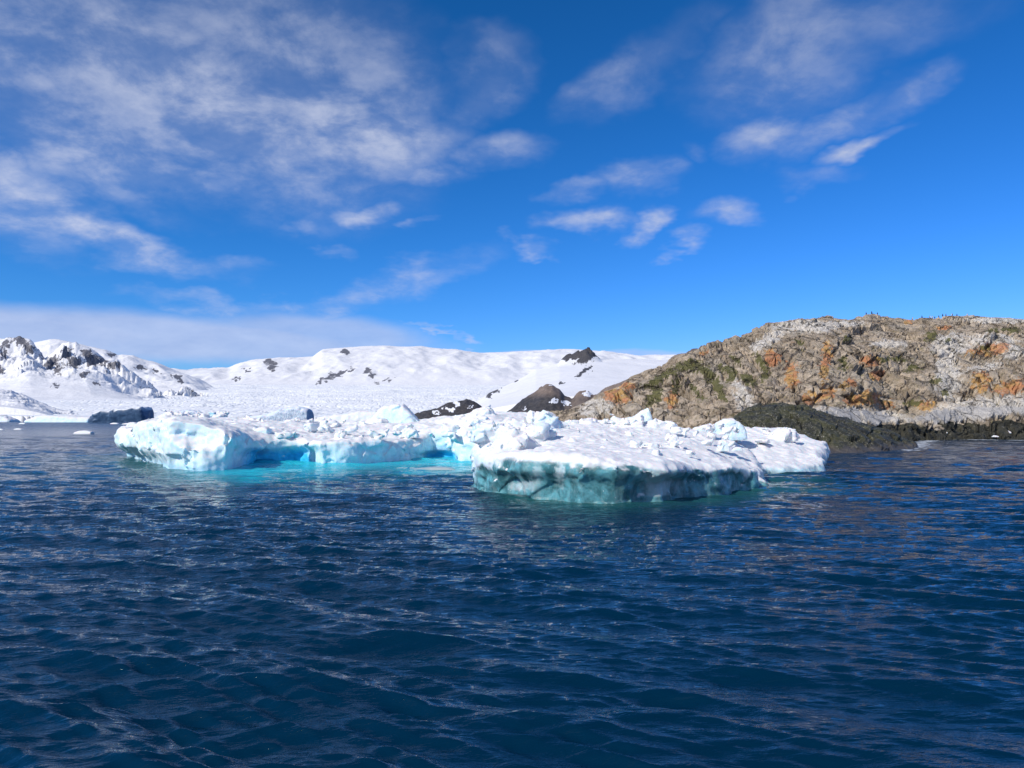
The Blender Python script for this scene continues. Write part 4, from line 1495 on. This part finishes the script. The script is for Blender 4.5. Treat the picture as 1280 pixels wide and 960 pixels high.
block('ice_block', 'square blue sided ice block behind the left end of the long iceberg', 267, 525, 95,
      [(258, 520), (261, 516), (264, 514.5), (270, 514.5), (271, 523)], 1.6, seed=12, side=1, blue=.5, rough=.5)
block('ice_block', 'bright white ice stump beside the square blue block', 275, 525, 94,
      [(270, 518), (272, 513), (277, 513.5), (280, 521)], 1.2, seed=13, side=.2, rough=.6)
block('ice_block', 'white peaked ice hummock behind the left end of the long iceberg', 213, 524, 90,
      [(198, 522), (206, 518), (213, 514), (219, 516), (224, 523)], 2.4, seed=14, side=.3, rough=.6)

# bergs farther out
SHADE_ICE = ice_material('shade_toned_ice', (0.10, 0.20, 0.33), (0.06, 0.2, 0.35), (0.010, 0.028, 0.055), snow=(.7, .76, .84))  # darker berg ice with the shade put into its colours
dm = Mat('navy_shade_ice')  # navy sides: the berg's shade painted into the ice colour
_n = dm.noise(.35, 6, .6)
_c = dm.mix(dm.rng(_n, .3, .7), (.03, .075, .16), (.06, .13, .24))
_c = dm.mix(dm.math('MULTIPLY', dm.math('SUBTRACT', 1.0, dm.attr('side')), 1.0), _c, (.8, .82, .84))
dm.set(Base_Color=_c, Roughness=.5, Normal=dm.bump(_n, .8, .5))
block('iceberg', 'dark iceberg with shade painted navy on its sides floating in front of the glacier at left', 155, 528, 520,
      [(116, 522), (122, 517), (134, 513), (144, 513), (148, 510), (162, 511), (170, 510), (178, 509), (182, 508), (186, 512), (188, 519)], 16, 'iceberg', seed=20, side=1., clear=1., mat=dm.m, rough=.45, taper=-.3)  # walls overhang to keep the sides darker
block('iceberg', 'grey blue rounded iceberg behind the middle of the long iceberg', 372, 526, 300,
      [(300, 524), (320, 520), (340, 517), (354, 511), (366, 509), (378, 509), (388, 511), (391, 517), (390, 524)], 12, 'iceberg', seed=21, side=.9, blue=.0, mat=SHADE_ICE, rough=.6)
block('iceberg', 'long low pale iceberg with a turquoise waterline at far left', 80, 528, 600,
      [(40, 525), (50, 521), (60, 519), (90, 520), (105, 521.5), (120, 521)], 22, 'iceberg', seed=22, side=.8, blue=.35, rough=.5)
block('iceberg', 'small white iceberg against the far left shore', 3, 527, 620,
      [(-30, 520), (-12, 518), (4, 519), (14, 522), (20, 525)], 16, 'iceberg', seed=23, side=.5, blue=.05, rough=.6)
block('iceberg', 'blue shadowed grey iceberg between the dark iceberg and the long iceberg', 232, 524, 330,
      [(196, 523), (215, 517), (222, 513), (232, 513), (246, 513.5), (256, 518), (262, 523)], 9, 'iceberg', seed=24, side=1., mat=SHADE_ICE, rough=.8)
block('iceberg', 'sloping white iceberg behind the trapezoid ice block', 450, 527, 190,
      [(396, 524), (410, 520), (430, 518), (452, 514), (470, 514), (485, 520)], 7, 'iceberg', seed=25, side=.3, blue=.02, rough=.5)
# small floes on the open water
block('ice_floe', 'flat white ice floe drifting left of the long iceberg', 106, 542, 152,
      [(95, 540.5), (100, 538.6), (108, 538), (116, 539.5), (117, 541)], 1.6, 'ice floe', seed=30, side=.2, rough=.4, zbase=0)
for i, (px, py, w, lab) in enumerate([(24, 537, 5, 'tiny white ice floe near the left edge of the open water'), (1, 537.5, 5, 'tiny white ice floe cut by the left edge of the photo'),
                                      (144, 530, 5, 'thin white ice floe under the dark iceberg'), (160, 530.5, 6, 'small pale ice floe off the foot of the long iceberg'),
                                      (29, 530, 4, 'tiny white ice floe under the far snow bank')]):
    Y = on_water(px, py)[1]
    block('ice_floe', lab, px, py, Y, [(px - w, py - .6), (px - w * .3, py - 1.7), (px + w * .4, py - 1.5), (px + w, py - .5)], max(1.0, w / 960 * Y), 'ice floe', seed=31 + i, side=.2, rough=.4, zbase=-.02)
sm_ = Mat('wet_sunken_ice')
sm_.set(Base_Color=sm_.mix(sm_.noise(2.5, 5), (.28, .42, .44), (.52, .54, .53)), Roughness=.3, Normal=sm_.bump(sm_.noise(4, 4), .04))
for _i, (_px, _py, _w, _lab) in enumerate([(545, 586, 29, 'half sunken pale ice lump in the turquoise water'), ][:1]):
    _Y = on_water(_px, _py)[1]
    block('ice_floe', _lab, _px, _py, _Y, [(_px - _w, _py + .4), (_px - _w * .5, _py - 1.4), (_px, _py - 2.4), (_px + _w * .5, _py - 1.6), (_px + _w, _py + .4)], _w / 960 * _Y, 'ice floe',
          seed=40 + _i, side=.3, rough=.35, zbase=-.12, mat=sm_.m)
# ice stranded on the shore
for i, (px, py, w, hgt, Y, lab) in enumerate([(1168, 541, 13, 4, 108, 'long white ice scrap stranded on the dark shore rocks'), (1256, 541, 6, 4, 112, 'white ice scrap on the dark shore near the right edge'),
                                              (1233, 537, 4, 2, 113, 'small white ice scrap high on the dark shore'), (1243, 546, 4, 2, 110, 'small white ice scrap at the foot of the dark shore')]):
    block('ice_scrap', lab, px, py, Y, [(px - w, py - hgt * .3), (px - w * .4, py - hgt), (px + w * .3, py - hgt * .8), (px + w, py - hgt * .3)], w / 480 * Y * .4, 'ice scrap', seed=50 + i, side=.1, rough=.6)


# ------------------------------------------------------------------ PENGUINS ON THE CREST
def penguin_mesh():
    import bmesh
    bm = bmesh.new()
    prof = [(0, .0), (.09, .01), (.125, .06), (.14, .2), (.135, .34), (.105, .46), (.062, .53), (.058, .57), (.062, .61), (.05, .66), (.02, .685), (0, .69)]
    nseg = 14
    rings = []
    for (r, z) in prof:
        if r == 0:
            rings.append([bm.verts.new((0, .02 if z > .5 else 0, z))])
            continue
        rings.append([bm.verts.new((r * math.cos(2 * math.pi * k / nseg) * .95, r * math.sin(2 * math.pi * k / nseg) + (.02 if z > .5 else 0), z)) for k in range(nseg)])
    for a, b in zip(rings[:-1], rings[1:]):
        for k in range(nseg):
            k2 = (k + 1) % nseg
            if len(a) == 1:
                bm.faces.new((a[0], b[k2], b[k]))
            elif len(b) == 1:
                bm.faces.new((a[k], a[k2], b[0]))
            else:
                bm.faces.new((a[k], a[k2], b[k2], b[k]))
    # beak, flippers, tail, feet drawn out of the body
    def spike(base, tip, w, t):
        base, tip = Vector(base), Vector(tip)
        d = (tip - base).normalized()
        s = d.cross(Vector((0, 0, 1))).normalized()
        u = s.cross(d)
        vs = [bm.verts.new(base + s * w), bm.verts.new(base + u * t), bm.verts.new(base - s * w), bm.verts.new(base - u * t)]
        tp = bm.verts.new(tip)
        for k in range(4):
            bm.faces.new((vs[k], vs[(k + 1) % 4], tp))
    spike((0, -.02, .62), (0, -.13, .605), .018, .015)
    for sx in (-1, 1):
        spike((sx * .10, 0, .46), (sx * .20, .03, .2), .035, .03)
        spike((sx * .06, -.02, .02), (sx * .07, -.16, .0), .035, .015)
    spike((0, .08, .08), (0, .2, .0), .05, .02)
    me = bpy.data.meshes.new('penguin')
    bm.normal_update()
    bmesh.ops.recalc_face_normals(bm, faces=bm.faces)
    for f in bm.faces:
        f.smooth = True
        c = f.calc_center_median()
        f.material_index = 1 if (c.y < -.03 and .05 < c.z < .52 and abs(c.x) < .085) else 0
    bm.to_mesh(me)
    bm.free()
    d = Mat('penguin_black').set(Base_Color=(.02, .02, .025), Roughness=.6)
    w = Mat('penguin_white').set(Base_Color=(.75, .75, .73), Roughness=.6)
    me.materials.append(d.m)
    me.materials.append(w.m)
    return me


def hill_top(x, y):
    d = (HILLV[:, 0] - x) ** 2 + (HILLV[:, 1] - y) ** 2
    return float(HILLV[np.argpartition(d, 4)[:4], 2].max())


PENG = penguin_mesh()
pg = random.Random(3)
spots = [1085, 1092, 1099, 1143, 1155, 1165, 1168, 1171, 1176, 1181, 1185, 1193, 1199, 1212]
for i, px in enumerate(spots):
    # walk along the ray and stand on the visible skyline
    best = None
    for Y in np.arange(130, 215, 1.0):
        x = (px - 640) / 960 * Y
        z = hill_top(x, Y)
        e = (z - CAM_H) / Y
        if best is None or e > best[0]:
            best = (e, x, Y, z)
    _, x, Y, z = best
    o = bpy.data.objects.new('penguin', PENG)
    COL.objects.link(o)
    o.location = (x, Y, z - .03)
    o.rotation_euler = (0, 0, pg.uniform(0, 6.28))
    s = pg.uniform(.72, .9)
    o.scale = (s, s, s)
    nth = ['leftmost', 'second', 'third', 'fourth', 'fifth', 'sixth', 'seventh', 'eighth', 'ninth', 'tenth', 'eleventh', 'twelfth', 'thirteenth', 'rightmost'][i]
    lab = (nth + ' penguin on the skyline of the rock hill') if i in (0, 13) else nth + ' penguin from the left on the skyline of the rock hill'
    tag(o, lab, 'penguin', 'penguins on the crest of the rock hill')
